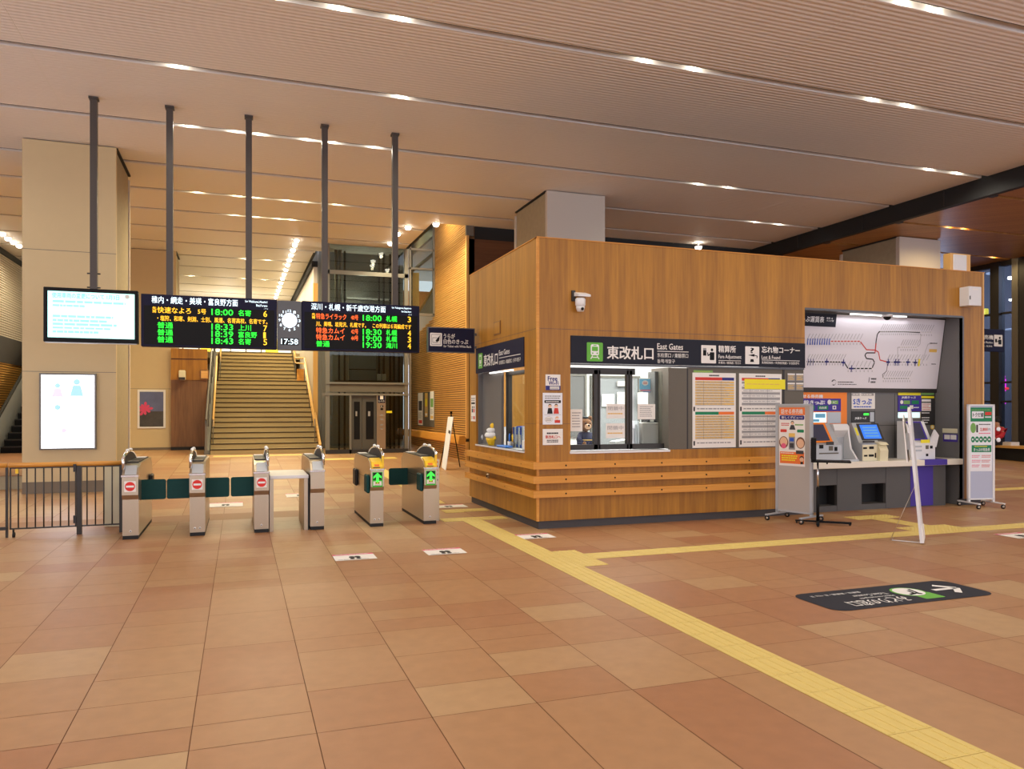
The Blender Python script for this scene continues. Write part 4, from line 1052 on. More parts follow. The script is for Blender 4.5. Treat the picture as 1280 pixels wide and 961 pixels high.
GATES = [
    (162.5, 'leftmost ticket gate next to the railing, with a no-entry sign', 'stop', 'l', [('r', .35, 'out'), ('r', 1.2, 'dark')]),
    (246.5, 'second ticket gate from the left, no-entry sign and teal flaps on both sides', 'stop', 'l', [('l', .35, 'out'), ('r', .35, 'out')]),
    (327, 'ticket gate at the left end of the white counter, with a no-entry sign', 'stop', 'r', [('l', .35, 'out')]),
    (397, 'plain ticket gate without a sign at the right end of the white counter', 'plain', 'r', []),
    (471.8, 'ticket gate with green arrow, left of the two green-arrow gates', 'go', 'r', [('l', .06, 'fold'), ('l', 1.2, 'dark'), ('r', .7, 'dark')]),
    (538.5, 'ticket gate with green arrow nearest the booth, right of the other', 'go', 'r', [('l', .06, 'fold'), ('l', 1.15, 'out')]),
]
for i, (u, lab, kind, arch, fl) in enumerate(GATES): make_gate(i, u, lab, kind, arch, fl)
def gate_counter():
    xa, xb = onY(337, 620, 10.75).x, onY(388, 620, 10.75).x
    xa = onY(327, 600, 10.65).x+.105; xb = onY(397, 600, 10.65).x-.11
    t = root('gate_counter', ((xa+xb)/2, 10.72, 0), 'white open counter filling the gap between the third and fourth gates', 'counter')
    y0, y1 = 10.72, 11.7
    g = G(); g.box(xa, xb, y0, y1, .70, .745, 'white_plastic', bev=.005); g.obj('top', t)
    g = G(); g.box(xa, xa+.05, y0+.01, y1, 0, .70, 'brushed_steel'); g.obj('side_panel', t); g = G(); g.box(xb-.06, xb, y0+.01, y1, 0, .70, 'brushed_steel'); g.obj('side_panel', t)
    g = G(); g.box(xb-.012, xb+.003, y0+.005, y0+.02, 0, .70, 'charcoal'); g.obj('edge_strip', t)
gate_counter()
t = root('gate_end_post', (2.86, 10.9, 0), 'narrow pale metal post with red marks behind the rightmost gate', 'post')
g = G(); g.box(2.70, 2.76, 10.95, 11.03, 0, .9, 'brushed_steel'); g.obj('post', t)
f = G(fY(10.948))
for z in (.86, .80, .74, .68, .60): f.disc(2.725, z, .015, 'print_red' if z > .63 else 'print_black', 1)
f.obj('notice', t)
g = G(); g.box(-1.77, -1.53, 11.92, 12.0, 0, .90, 'ivory', bev=.005); tag(g.obj('beige_panel'), 'upright beige panel standing behind the railing beside the leftmost gate', 'panel')

# ================================================================== RAILING
def make_railing():
    y = 11.36; zt = .945
    t = root('railing', (-1.75, y, 0), 'fixed barred railing with wooden rail between the gate post and the leftmost gate', 'railing')
    xp, xe = -1.975, -1.475
    g = G(); g.tube([(xp-.03, y, zt-.025), (xe+.03, y, zt-.025)], .032, 'board_wood', 10); g.obj('handrail', t)
    g = G(); g.box(xp-.028, xp+.028, y-.028, y+.028, 0, zt-.05, 'dark_metal'); g.obj('post', t)
    g = G(); g.box(xe-.03, xe+.01, y-.02, y+.02, 0, zt-.05, 'dark_metal'); g.obj('post', t)
    g = G(); g.box(xp, xe, y-.012, y+.012, .10, .118, 'dark_metal'); g.box(xp, xe, y-.012, y+.012, zt-.07, zt-.055, 'dark_metal'); g.obj('bottom_bar', t)
    for k in range(1, 6): x = xp+k*.0985-.01; g = G(); g.tube([(x, y, .11), (x, y, zt-.06)], .009, 'dark_metal', 6); g.obj('bar', t)
    t = root('railing_gate', (-2.4, y, 0), 'swinging barred gate section on a small wheel left of the railing post', 'gate')
    xa, xb = -2.76, -2.01
    g = G(); g.tube([(xa-.01, y, zt-.025), (xb+.005, y, zt-.025)], .032, 'board_wood', 10); g.obj('handrail', t)
    g = G(); g.box(xa, xb, y-.012, y+.012, .10, .118, 'dark_metal'); g.box(xa, xb, y-.012, y+.012, zt-.07, zt-.055, 'dark_metal'); g.box(xa, xa+.015, y-.012, y+.012, .11, zt-.06, 'dark_metal'); g.box(xb-.015, xb, y-.012, y+.012, .11, zt-.06, 'dark_metal'); g.obj('frame', t)
    for k in range(1, 8): x = xa+k*.0945; g = G(); g.tube([(x, y, .11), (x, y, zt-.06)], .009, 'dark_metal', 6); g.obj('bar', t)
    for z in (.15, .82): g = G(); g.box(xb-.03, xb+.004, y-.04, y-.012, z, z+.1, 'charcoal'); g.obj('hinge', t)
    g = G(); g.tube([(xa+.04, y, .10), (xa+.04, y, .05)], .012, 'black', 6); g.lathe([(.032, -.012), (.032, .012)], (0, 0, 0), 'black_rubber', 14, T=Matrix.Translation((xa+.045, y, .032)) @ Matrix.Rotation(math.pi/2, 4, 'Y')); g.obj('wheel', t)
    g = G(); g.box(xa+.07, xa+.1, y-.04, y-.01, zt-.13, zt-.07, 'yellow_plastic'); g.obj('latch', t)
    t = root('railing', (-3.3, y, 0), 'barred railing running out of the picture at the left edge', 'railing')
    g = G(); g.tube([(-3.9, y, zt-.025), (xa-.03, y, zt-.025)], .032, 'board_wood', 10); g.obj('handrail', t)
    g = G(); g.box(xa-.045, xa-.018, y-.015, y+.015, 0, zt-.05, 'dark_metal'); g.obj('post', t)
    g = G(); g.box(-3.9, xa-.03, y-.012, y+.012, .10, .118, 'dark_metal'); g.box(xa-.1, xa-.03, y-.04, y-.012, .1, .14, 'charcoal'); g.obj('bottom_bar', t)
    for k in range(1, 11): x = xa-.03-k*.105; g = G(); g.tube([(x, y, .11), (x, y, zt-.04)], .009, 'dark_metal', 6); g.obj('bar', t)
make_railing()

# ================================================================== SIGNS ON THE BOOTH
def train_icon(f, x0, y0, x1, y1):
    w, h = x1-x0, y1-y0; X = lambda k: x0+w*k; Y = lambda k: y0+h*k
    f.rrect(x0, y0, x1, y1, min(abs(w), h)*.06, 'jr_green', 1)
    f.rrect(X(.24), Y(.32), X(.76), Y(.90), abs(w)*.1, 'white', 2); f.rrect(X(.31), Y(.54), X(.69), Y(.78), abs(w)*.04, 'jr_green', 3); f.rrect(X(.40), Y(.82), X(.60), Y(.86), abs(w)*.01, 'jr_green', 3)
    for k in (.36, .64): f.disc(X(k), Y(.43), abs(w)*.045, 'jr_green', 3)
    f.line([(X(.36), Y(.30)), (X(.24), Y(.12))], abs(w)*.06, 'white', 2); f.line([(X(.64), Y(.30)), (X(.76), Y(.12))], abs(w)*.06, 'white', 2); f.line([(X(.30), Y(.21)), (X(.70), Y(.21))], abs(w)*.05, 'white', 2)
def front_sign():
    y = BY-.012; t = root('east_gate_sign', (6.29, y, 2.27), 'long dark sign board over the front ticket windows reading East Gates', 'sign')
    g = G(); g.box(4.306, 8.271, y, BY+.01, 2.272, 2.652, 'sign_grey'); g.obj('board', t)
    f = G(fY(y-.001))
    (xa, za), (xb, zb) = f.box_q(733.5, 428, 753.5, 451.5); train_icon(f, xa, za, xb, zb)
    T = lambda s, *q, b=.02: f.qtext(s, *q, 'sign_navy_text', 2, b)
    T('東改札口', 759, 433, 816.5, 449, b=.03); T('East Gates', 821.5, 429.5, 853.5, 437, b=.015); f.qrect(821.5, 439, 860.5, 439.8, 'sign_navy_text', 2)
    T('东检票口 / 東驗票口', 821.5, 441.5, 860, 447, b=.004); T('동쪽개찰구', 821.5, 449, 843.5, 454, b=.004)
    (xa, za), (xb, zb) = f.box_q(876.5, 431.5, 895, 454); f.rrect(xa, za, xb, zb, .01, 'sign_white', 1)
    w, h = xb-xa, zb-za; X = lambda k: xa+w*k; Z = lambda k: za+h*k
    f.rect(X(.12), Z(.42), X(.34), Z(.72), 'black', 2); f.rect(X(.12), Z(.72), X(.34), Z(.84), 'print_grey', 2); f.disc(X(.72), Z(.75), w*.085, 'black', 2); f.rrect(X(.57), Z(.18), X(.88), Z(.62), w*.05, 'black', 2); f.line([(X(.6), Z(.52)), (X(.45), Z(.42)), (X(.43), Z(.6))], w*.07, 'black', 2)
    T('精算所', 898, 432, 919.5, 440.5, b=.03); T('Fare Adjustment', 898, 443.5, 926.5, 449.5, b=.012); f.qrect(898, 450.4, 926, 451, 'sign_navy_text', 2); T('补票处 / 補票處 / 정산소', 898, 452, 926, 455, b=.004)
    (xa, za), (xb, zb) = f.box_q(931.5, 433, 949, 455); f.rrect(xa, za, xb, zb, .01, 'sign_white', 1); w, h = xb-xa, zb-za
    X = lambda k: xa+w*k; Z = lambda k: za+h*k
    f.text('?', X(.38), Z(.62), X(.60), Z(.92), 'black', 2, .03); f.poly([(X(.2), Z(.50)), (X(.65), Z(.42)), (X(.65), Z(.58))], 'black', 2); f.line([(X(.65), Z(.5)), (X(.86), Z(.46)), (X(.82), Z(.34))], w*.05, 'black', 2); f.poly([(X(.34), Z(.12)), (X(.62), Z(.12)), (X(.58), Z(.28)), (X(.38), Z(.28))], 'black', 2)
    T('忘れ物コーナー', 952, 433.5, 999.5, 441.5, b=.03); T('Lost & Found', 952, 444.5, 975, 448.8, b=.012); f.qrect(952, 450.2, 999.5, 450.8, 'sign_navy_text', 2); T('失物招领处 / 失物招領處 / 유실물센터', 952, 452, 998.5, 455.2, b=.004)
    f.obj('lettering', t)
    x = BX-.012; t = root('east_gate_sign', (x, 11.36, 2.24), 'dark navy East Gates sign over the side window facing the ticket gates', 'sign')
    g = G(); g.box(x, BX+.02, 10.194, 12.531, 2.24, 2.662, 'sign_navy'); g.obj('board', t)
    f = G(fX(x-.001)); (xa, za), (xb, zb) = f.box_q(598, 441.5, 603.2, 460.5); train_icon(f, xa, za, xb, zb)
    T = lambda s, *q, b=.02: f.qtext(s, *q, 'sign_navy_text', 2, b)
    T('東改札口', 605, 442, 622.3, 457, b=.03); T('East Gates', 624, 436.5, 637.2, 443, b=.015); f.qrect(624, 444.6, 650.8, 445.4, 'sign_navy_text', 2); T('东检票口 / 東驗票口  동쪽개찰구', 624, 448.5, 651, 453.5, b=.004)
    f.obj('lettering', t)
front_sign()
def projecting_sign():
    y = 12.5; x0, x1, z0, z1 = 2.945, 3.76, 2.58, 3.0
    t = root('hanging_sign', (3.35, y, z0), 'dark navy projecting sign about white-backed tickets left of the booth', 'sign')
    g = G(); g.box(x0, x1, y-.04, y+.05, z0, z1, 'rim_grey'); g.box(x0+.015, x1-.015, y-.045, y, z0+.015, z1-.015, 'sign_navy'); g.obj('board', t)
    g = G(); g.box(x1, BX-.0135, y-.02, y+.02, z0+.08, z0+.12, 'rim_grey'); g.box(x1, BX-.0135, y-.02, y+.02, z1-.12, z1-.08, 'rim_grey'); g.obj('bracket', t)
    f = G(fY(y-.047)); (xa, za), (xb, zb) = f.box_q(537.5, 416, 552.5, 432.5); f.rrect(xa, za, xb, zb, .015, 'sign_white', 1); w, h = xb-xa, zb-za
    f.rrect(xa+w*.1, za+h*.1, xa+w*.9, za+h*.9, .01, 'print_grey', 2); f.rrect(xa+w*.14, za+h*.14, xa+w*.86, za+h*.86, .01, 'sign_white', 3)
    f.rect(xa+w*.2, za+h*.25, xa+w*.62, za+h*.65, 'print_grey', 4); f.rect(xa+w*.24, za+h*.30, xa+w*.58, za+h*.60, 'sign_white', 5); f.poly([(xa+w*.45, za+h*.42), (xa+w*.82, za+h*.82), (xa+w*.74, za+h*.40), (xa+w*.55, za+h*.3)], 'black', 6)
    f.qtext('うらが', 554.5, 417, 568.5, 423, 'sign_navy_text', 2, .02); f.qtext('白色のきっぷ', 554.5, 424, 585, 430, 'sign_navy_text', 2, .02); f.qtext('for Ticket with White Back', 554.5, 431.5, 589, 434.3, 'sign_navy_text', 2, .012)
    f.obj('lettering', t)
projecting_sign()

# ---- notices on the front
def sheet(name, u0, v0, u1, v1, y, label, cat, draw, paper='paper', group=None, thick=.006, frame=None):
    f = G(fY(y-thick)); (x0, z0), (x1, z1) = f.box_q(u0, v0, u1, v1)
    t = root(name, ((x0+x1)/2, y, z0), label, cat, group)
    g = G(); g.box(x0, x1, y-thick, y-.0005, z0, z1, paper); g.obj('sheet', t)
    f = G(fY(y-thick)); draw(f, x0, z0, x1, z1, x1-x0, z1-z0)
    if f.v: f.obj('print', t)
    return t
def d_wifi(f, x0, z0, x1, z1, w, h):
    f.text('Free', x0+w*.15, z0+h*.60, x0+w*.78, z0+h*.88, 'print_navy', 1, .035); f.text('Wi-Fi', x0+w*.2, z0+h*.33, x0+w*.86, z0+h*.58, 'print_navy', 1, .035)
    f.rect(x0, z0, x1, z0+h*.28, 'print_navy', 1); f.rect(x0+w*.28, z0+h*.05, x0+w*.92, z0+h*.24, 'paper', 2); f.greek(x0+w*.3, z0+h*.07, x0+w*.9, z0+h*.22, 2, 'print_grey', 3)
sheet('wifi_poster', 682, 468, 700.5, 487.5, BY-.004, 'small Free Wi-Fi notice, topmost on the booth corner', 'notice', d_wifi)
def d_mask(f, x0, z0, x1, z1, w, h):
    f.greek(x0+w*.1, z0+h*.80, x0+w*.9, z0+h*.93, 2, 'print_grey', 1); f.rrect(x0+w*.08, z0+h*.68, x0+w*.92, z0+h*.77, .01, 'print_black', 1); f.greek(x0+w*.15, z0+h*.70, x0+w*.85, z0+h*.75, 1, 'paper', 2)
    for c, m in ((.36, 'print_black'), (.68, 'print_red')):
        f.disc(x0+w*c, z0+h*.57, w*.08, 'print_skin', 2); f.disc(x0+w*c, z0+h*.60, w*.08, 'print_black', 1); f.poly([(x0+w*(c-.14), z0+h*.34), (x0+w*(c+.14), z0+h*.34), (x0+w*(c+.09), z0+h*.52), (x0+w*(c-.09), z0+h*.52)], m, 2); f.rect(x0+w*(c-.05), z0+h*.535, x0+w*(c+.05), z0+h*.555, 'white', 3)
    f.line([(x0+w*.08, z0+h*.31), (x0+w*.92, z0+h*.31)], .004, 'print_grey', 1)
    f.disc(x0+w*.3, z0+h*.16, w*.2, 'print_grey', 1, ry=h*.09); f.disc(x0+w*.3, z0+h*.16, w*.19, 'paper', 2, ry=h*.083); f.greek(x0+w*.16, z0+h*.11, x0+w*.44, z0+h*.2, 2, 'print_grey', 3)
    f.disc(x0+w*.72, z0+h*.2, w*.09, 'print_skin', 2); f.rect(x0+w*.6, z0+h*.05, x0+w*.88, z0+h*.14, 'print_red', 2); f.rect(x0+w*.66, z0+h*.16, x0+w*.8, z0+h*.19, 'white', 3)
sheet('mask_poster', 678.5, 491, 703, 530.5, BY-.004, 'notice with two small figures in black and red, under the Free Wi-Fi notice', 'notice', d_mask, 'paper_cool')
def d_red(f, x0, z0, x1, z1, w, h):
    f.greek(x0+w*.2, z0+h*.66, x0+w*.8, z0+h*.8, 1, 'print_dark', 1, .7); f.text('東改札口へ', x0+w*.12, z0+h*.40, x0+w*.88, z0+h*.60, 'print_red', 1, .03); f.greek(x0+w*.2, z0+h*.14, x0+w*.8, z0+h*.34, 2, 'print_dark', 1, .6, 4)
sheet('red_letter_notice', 678.5, 536, 703.5, 556, BY-.004, 'white notice with red lettering, lowest on the booth corner', 'notice', d_red)
def d_time(rows, m):
    def d(f, x0, z0, x1, z1, w, h):
        f.greek(x0+w*.38, z0+h*.955, x0+w*.62, z0+h*.975, 1, 'print_dark', 1, .9)
        f.rect(x0+w*.06, z0+h*.90, x0+w*.68, z0+h*.94, 'print_red', 1); f.rect(x0+w*.68, z0+h*.90, x0+w*.96, z0+h*.94, 'print_navy', 1)
        f.rect(x0+w*.06, z0+h*.44, x0+w*.6, z0+h*.48, 'print_green', 1); f.rect(x0+w*.6, z0+h*.44, x0+w*.96, z0+h*.48, 'print_orange', 1)
        for b, t in ((.565, .895), (.115, .435)):
            n = 9
            for k in range(n):
                za = z0+h*(b+(t-b)*k/n); hh = h*(t-b)/n
                if k % 2 == 0 or m == 'print_amber': f.rect(x0+w*.06, za+hh*.18, x0+w*.96, za+hh*.82, m if k % 2 == 0 else 'print_amber', 1)
                f.line([(x0+w*.06, za), (x0+w*.96, za)], .003, 'print_dark', 2); f.greek(x0+w*.09, za+hh*.3, x0+w*.9, za+hh*.7, 1, 'print_grey', 2, .5, k)
            for c in (.25, .66): f.line([(x0+w*c, z0+h*b), (x0+w*c, z0+h*t)], .003, 'print_dark', 2)
        for b in (.05, .505): f.greek(x0+w*.1, z0+h*b, x0+w*.95, z0+h*(b+.03), 1, 'print_grey', 1, .5, 7); f.rect(x0+w*.02, z0+h*b-.02, x0+w*.055, z0+h*b+.045, 'print_black', 1)
    return d
yb = BY+.028
sheet('timetable', 865.7, 466, 919.7, 559.3, yb, 'train timetable poster with amber stripes, nearer the ticket windows', 'timetable', d_time(9, 'print_amber'))
f = G(fY(yb-.009)); f.qrect(912.7, 479.5, 917.2, 485, 'screen_pale', 1)
sheet('timetable', 924, 467, 977, 558, yb, 'pale grey timetable poster with a yellow sheet across its top', 'timetable', d_time(9, 'print_grey'))
def d_yellow(f, x0, z0, x1, z1, w, h): f.greek(x0+w*.05, z0+h*.4, x0+w*.9, z0+h*.6, 1, 'print_amber', 1, .4)
sheet('yellow_notice', 930.7, 474, 981.5, 486.3, yb-.008, 'bright yellow notice stuck over the pale timetable', 'notice', d_yellow, 'print_yellow', thick=.003)
sheet('yellow_tab', 867, 462.8, 891, 466, yb, 'narrow yellow-green tab above the amber timetable', 'notice', d_yellow, 'print_leaf', thick=.003)
def d_small(f, x0, z0, x1, z1, w, h):
    for a in (0, .52):
        for b in (0, .52): f.rect(x0+w*(a+.02), z0+h*(b+.02), x0+w*(a+.46), z0+h*(b+.44), 'print_grey', 1); f.rect(x0+w*(a+.02), z0+h*(b+.36), x0+w*(a+.46), z0+h*(b+.44), 'paper', 2); f.greek(x0+w*(a+.05), z0+h*(b+.06), x0+w*(a+.42), z0+h*(b+.34), 4, 'print_amber', 2)
sheet('small_notice', 984, 466, 1004.5, 488, yb+.0, 'small grey four-panel notice at the right end of the notice boards', 'notice', d_small, 'alcove_grey')

# ---- papers on the glass
def d_closed(f, x0, z0, x1, z1, w, h): f.text('閉鎖中', x0+w*.08, z0+h*.56, x0+w*.92, z0+h*.84, 'print_grey', 1, .0); f.greek(x0+w*.08, z0+h*.25, x0+w*.92, z0+h*.42, 1, 'print_amber', 1, .5)
def d_lines(f, x0, z0, x1, z1, w, h): f.greek(x0+w*.12, z0+h*.15, x0+w*.9, z0+h*.9, 6, 'print_grey', 1, .35, 9)
gy = BY+.135
sheet('window_notice', 758, 504.8, 781, 523, gy, 'upper of two cream closed-notice sheets on the middle window pane', 'notice', d_closed, thick=.002)
sheet('window_notice', 757.5, 529, 781, 547.5, gy, 'lower of two cream closed-notice sheets on the middle window pane', 'notice', d_closed, thick=.002)
sheet('window_notice', 797, 505, 819, 524, gy, 'cream notice sheet on the right window pane above the grey box', 'notice', d_lines, thick=.002)
sheet('window_notice', 713.2, 511.5, 728, 539, gy, 'tall cream notice sheet on the left window pane beside the bear', 'notice', d_lines, thick=.002)
def d_card(f, x0, z0, x1, z1, w, h): f.rect(x0+w*.04, z0+h*.2, x0+w*.96, z0+h*.94, 'print_skyblue', 1); f.disc(x0+w*.45, z0+h*.66, w*.22, 'paper', 2, ry=h*.18); f.greek(x0+w*.3, z0+h*.56, x0+w*.6, z0+h*.76, 2, 'print_red', 3); f.rect(x0+w*.1, z0+h*.12, x0+w*.9, z0+h*.2, 'print_pink', 2); f.rect(x0+w*.3, z0+h*.01, x0+w*.96, z0+h*.06, 'print_blue', 2)
sheet('window_notice', 798.5, 472.5, 816, 490.5, gy+.3, 'pale blue and red notice high in the right part of the ticket window', 'notice', d_card, thick=.002)
sheet('office_paper', 752.5, 492.5, 768, 508, 12.5, 'left of two white papers pinned on the grey board inside the office', 'paper', d_lines, thick=.002)
sheet('office_paper', 771.5, 490, 783.5, 506, 12.5, 'right of two white papers pinned on the grey board inside the office', 'paper', d_lines, thick=.002)
sheet('office_sign', 772.5, 476.5, 788, 482.5, 12.5, 'white oblong plate at the top of the grey board inside the office', 'plate', lambda *a: None, thick=.05)
sheet('white_door_leaf', 797, 490.5, 817, 505, 12.4, 'white sheet hanging inside the office under the blue notice', 'sheet', lambda *a: None, thick=.01)
# notice on the side face, left of the side window
x = BX-.006; f = G(fX(x)); (xa, za), (xb, zb) = f.box_q(588.7, 494, 594.3, 526.5)
t = root('side_notice', (x, -(xa+xb)/2, za), 'small white notice with figures left of the booth side window', 'notice')
g = G(); g.box(x, BX-.0005, -xb, -xa, za, zb, 'paper'); g.obj('sheet', t)
w, h = xb-xa, zb-za; f.greek(xa+w*.1, za+h*.76, xb-w*.1, za+h*.92, 2, 'print_grey', 1); f.rect(xa+w*.1, za+h*.66, xb-w*.1, za+h*.73, 'print_black', 1)
for c, m in ((.32, 'print_black'), (.68, 'print_red')): f.disc(xa+w*c, za+h*.54, w*.1, 'print_black', 1, ry=h*.05); f.rect(xa+w*(c-.13), za+h*.34, xa+w*(c+.13), za+h*.48, m, 1)
f.rect(xa+w*.55, za+h*.08, xa+w*.85, za+h*.2, 'print_red', 1); f.greek(xa+w*.1, za+h*.08, xa+w*.45, za+h*.2, 2, 'print_grey', 1)
f.obj('print', t)
x = BX-.004; a, b = onX(618, 403, BX), onX(626, 417, BX)
g = G(); g.box(BX-.012, BX-.001, b.y, a.y, b.z, a.z, 'brown_wood'); g.box(BX-.016, BX-.012, b.y+.015, a.y-.015, b.z+.015, a.z-.015, 'booth_wood'); tag(g.obj('wall_hatch'), 'small square hatch cover on the side face of the booth above its sign', 'hatch')

# ---- security camera, boxes on the booth
t = root('security_camera', (4.44, BY, 2.95), 'white dome security camera on a bracket on the upper booth front', 'camera')
a, b = onY(714, 365, BY), onY(733.5, 373, BY)
g = G(); g.box(a.x+.0, a.x+.05, BY-.03, BY, b.z-.05, a.z+.02, 'dark_metal'); g.obj('wall_plate', t)
g = G(); g.prism([(BY, b.z+.02), (BY, a.z), (BY-.17, b.z+.03), (BY-.17, b.z)], 'x', a.x+.03, b.x-.02, 'white_plastic'); g.obj('hood', t)
c = onY(725.5, 380, BY-.1); g = G(); g.lathe([(.055, .0), (.07, .02), (.072, .1), (.05, .12)], (c.x, BY-.1, c.z-.035), 'white_plastic', 18); g.obj('housing', t)
g = G(); g.lathe([(.012, -.07), (.045, -.065), (.06, -.02), (.06, .0)], (c.x, BY-.1, c.z-.035), 'white_plastic', 16); d = g.obj('dome', t)
g = G(); g.ball((c.x+.005, BY-.155, c.z-.07), .022, 'black', n=8); g.obj('lens', d)
def wall_box(u0, v0, u1, v1, y, dep, label):
    a, b = onY(u0, v0, y-dep), onY(u1, v1, y-dep); t = root('equipment_box', ((a.x+b.x)/2, y-dep/2, b.z), label, 'box')
    g = G(); g.box(a.x, b.x, y-dep, y, b.z, a.z, 'white_plastic', bev=.008); g.obj('casing', t)
    g = G(); g.box(a.x+.01, a.x+.03, y-dep-.004, y-dep+.01, b.z+.1, b.z+.16, 'dark_metal'); g.obj('latch', t)
    g = G(); g.box(a.x+.07, b.x-.08, y-dep-.002, y-dep+.01, a.z-.06, a.z-.035, 'paper'); g.obj('name_plate', t)
wall_box(1211.5, 357.5, 1227, 382.5, BY-.001, .19, 'pale grey metal box fixed on the booth front at its upper right')
def top_box():
    y = BY+.05; a, b = onY(1188, 316, y), onY(1213, 335, y); zb = BT+.012
    t = root('wooden_box', ((a.x+b.x)/2, y+.15, zb), 'small wooden box with white front standing on the booth top edge', 'box')
    g = G(); g.box(a.x, b.x, y, y+.14, zb, a.z, 'orange_light_wood'); g.obj('casing', t)
    g = G(); g.box(a.x+.05, b.x-.1, y-.02, y, zb+.0, a.z-.02, 'white_plastic', bev=.01); g.obj('speaker_front', t)
top_box()
# dome camera under the recess edge
a = onY(1109, 393.5, 9.78); t = root('dome_camera', (a.x, 9.78, a.z), 'small dome camera under the upper edge of the machine recess', 'camera')
g = G(); g.lathe([(.085, -.0), (.085, .055)], (0, 0, 3.2-.056-a.z), 'white_plastic', 18); g.obj('mount', t, local=True)
g = G(); g.ball((0, 0, 3.2-.056-a.z), .06, 'black', (1, 1, .9), 9); g.obj('dome', t, local=True)

# ================================================================== TICKET MACHINES AND FARE MAP
def fare_map():
    top = onY(1182, 400, 10.03); bot = onY(1170, 486, 10.20)
    up = Vector((0, top.y-bot.y, top.z-bot.z)).normalized()
    fr = Frame((0, bot.y, bot.z), (1, 0, 0), up); xr = (top.x+bot.x)/2; h = (Vector((0, top.y, top.z))-Vector((0, bot.y, bot.z))).length; xl = 7.9
    t = root('fare_map', (9.7, bot.y, bot.z), 'large white railway fare map leaning over the ticket machines', 'fare map')
    n = fr.n; R = Matrix((fr.a, fr.b, n)).transposed().to_4x4(); R.translation = fr.o
    g = G(); g.box(xl, xr+.05, -.07, h+.03, -.05, -.002, 'dark_metal', T=R); g.obj('frame', t)
    f = G(fr); f.rect(xl, 0, xr, h, 'map_white', 0)
    q = f.q
    f.rect(*q(1000, 407), *q(1046, 393), 'sign_grey', 1); f.qtext('きっぷ運賃表', 996, 395, 1030, 402.5, 'white', 2, .03); f.qtext('運賃 は', 1033, 396.5, 1041, 399, 'white', 2); f.qtext('大人片道', 1033, 399.8, 1042, 402, 'white', 2)
    def pl(pts, w, m, l=1): f.line([q(*p) for p in pts], w, m, l)
    RED, BLK, BLU = 'print_red', 'print_black', 'print_blue'
    pl([(1037, 426.5), (1075, 426.5), (1083, 437), (1094, 437.5)], .018, RED); pl([(1094, 437.5), (1098, 440), (1100, 450), (1110, 452.5)], .018, RED)
    pl([(1094, 438), (1095, 427), (1096.5, 418), (1099, 414.5), (1130, 414.5), (1150, 415.5)], .02, BLK)
    pl([(1094, 441), (1083, 441), (1081, 444), (1083, 448), (1091, 449), (1093, 453), (1090, 460.5), (1060, 460.5), (1055, 452.5), (1008, 452)], .02, BLK)
    pl([(1108, 452.5), (1150, 452.5)], .01, 'print_dark'); pl([(1122, 446), (1122, 434), (1146, 434), (1150, 430), (1151, 418)], .008, 'print_grey'); pl([(1109.5, 455), (1108, 464), (1103, 468), (1104, 473), (1136, 473)], .01, 'print_dark'); pl([(1152, 455), (1157, 438), (1160, 430), (1170, 429)], .007, 'print_grey')
    pl([(1150, 415), (1165, 415)], .006, 'print_grey')
    f.rect(*q(1093, 441), *q(1095.6, 429), RED, 2)
    def ticks(u0, u1, v, n, up=1, ln=7):
        for k in range(n):
            u = u0+(u1-u0)*k/(n-1); pl([(u, v-2.5*up), (u+3.5, v-(2.5+ln)*up)], .0075, 'print_grey', 2); pl([(u, v+2.2*up), (u, v+4.4*up)], .010, 'print_grey', 2); f.disc(*q(u, v), .011, 'paper', 3, n=8)
    ticks(1009, 1075, 426.5, 17); ticks(1009, 1054, 452, 14); ticks(1060, 1090, 460.5, 7); ticks(1101, 1150, 414.5, 20); ticks(1109, 1158, 452.5, 14); ticks(1126, 1146, 434, 8); ticks(1104, 1137, 473, 12); ticks(1152, 1164, 415.5, 5)
    for u in [1008.5+k*3 for k in range(10)]: f.rect(*q(u, 431), *q(u+1.9, 423), BLU, 4)
    for u in (1009, 1012, 1015.5): f.rect(*q(u, 456.5), *q(u+1.6, 448.5), 'print_navy', 4)
    for u, v in ((1033, 452), (1054, 453), (1064, 460.5), (1110, 452.5), (1119, 452.5), (1122.5, 452.5), (1134.5, 452.5), (1144, 453)): f.rect(*q(u-1, v+4.5), *q(u+1, v-4), 'print_navy', 4); f.rect(*q(u-2.5, v+1), *q(u+2.5, v-1), 'print_navy', 4)
    f.rect(*q(1147, 457.5), *q(1150, 448.5), 'print_yellow', 5); f.rect(*q(1161, 440), *q(1171, 436.5), 'print_amber', 3)
    for u0, v0, u1, v1 in ((1047, 476.5, 1067, 478.5), (1047, 479.5, 1071, 481), (1088, 471.5, 1096, 479.5), (1162, 428, 1173, 430), (1164, 454, 1170, 456)): f.greek(*q(u0, v1), *q(u1, v0), 2 if v1-v0 > 3 else 1, 'print_dark', 1, .5, int(u0))
    f.disc(*q(1042, 478), .05, 'print_dark', 1); f.disc(*q(1042.6, 478), .036, 'map_white', 2); f.rect(*q(1038, 482), *q(1041, 477), 'map_white', 3)
    f.rect(*q(1085.5, 478), *q(1087, 471.5), 'print_dark', 1)
    f.obj('map_sheet', t)
fare_map()
YW = 10.25
def wall_sign(u0, v0, u1, v1, label, name, draw, base_m='paper', thick=.012, y=YW):
    a, b = onY(u0, v0, y), onY(u1, v1, y); t = root(name, ((a.x+b.x)/2, y, b.z), label, 'sign')
    g = G(); g.box(a.x, b.x, y-thick, y-.0035, b.z, a.z, base_m); g.obj('board', t)
    f = G(fY(y-thick)); draw(f); 
    if f.v: f.obj('print', t)
    return t
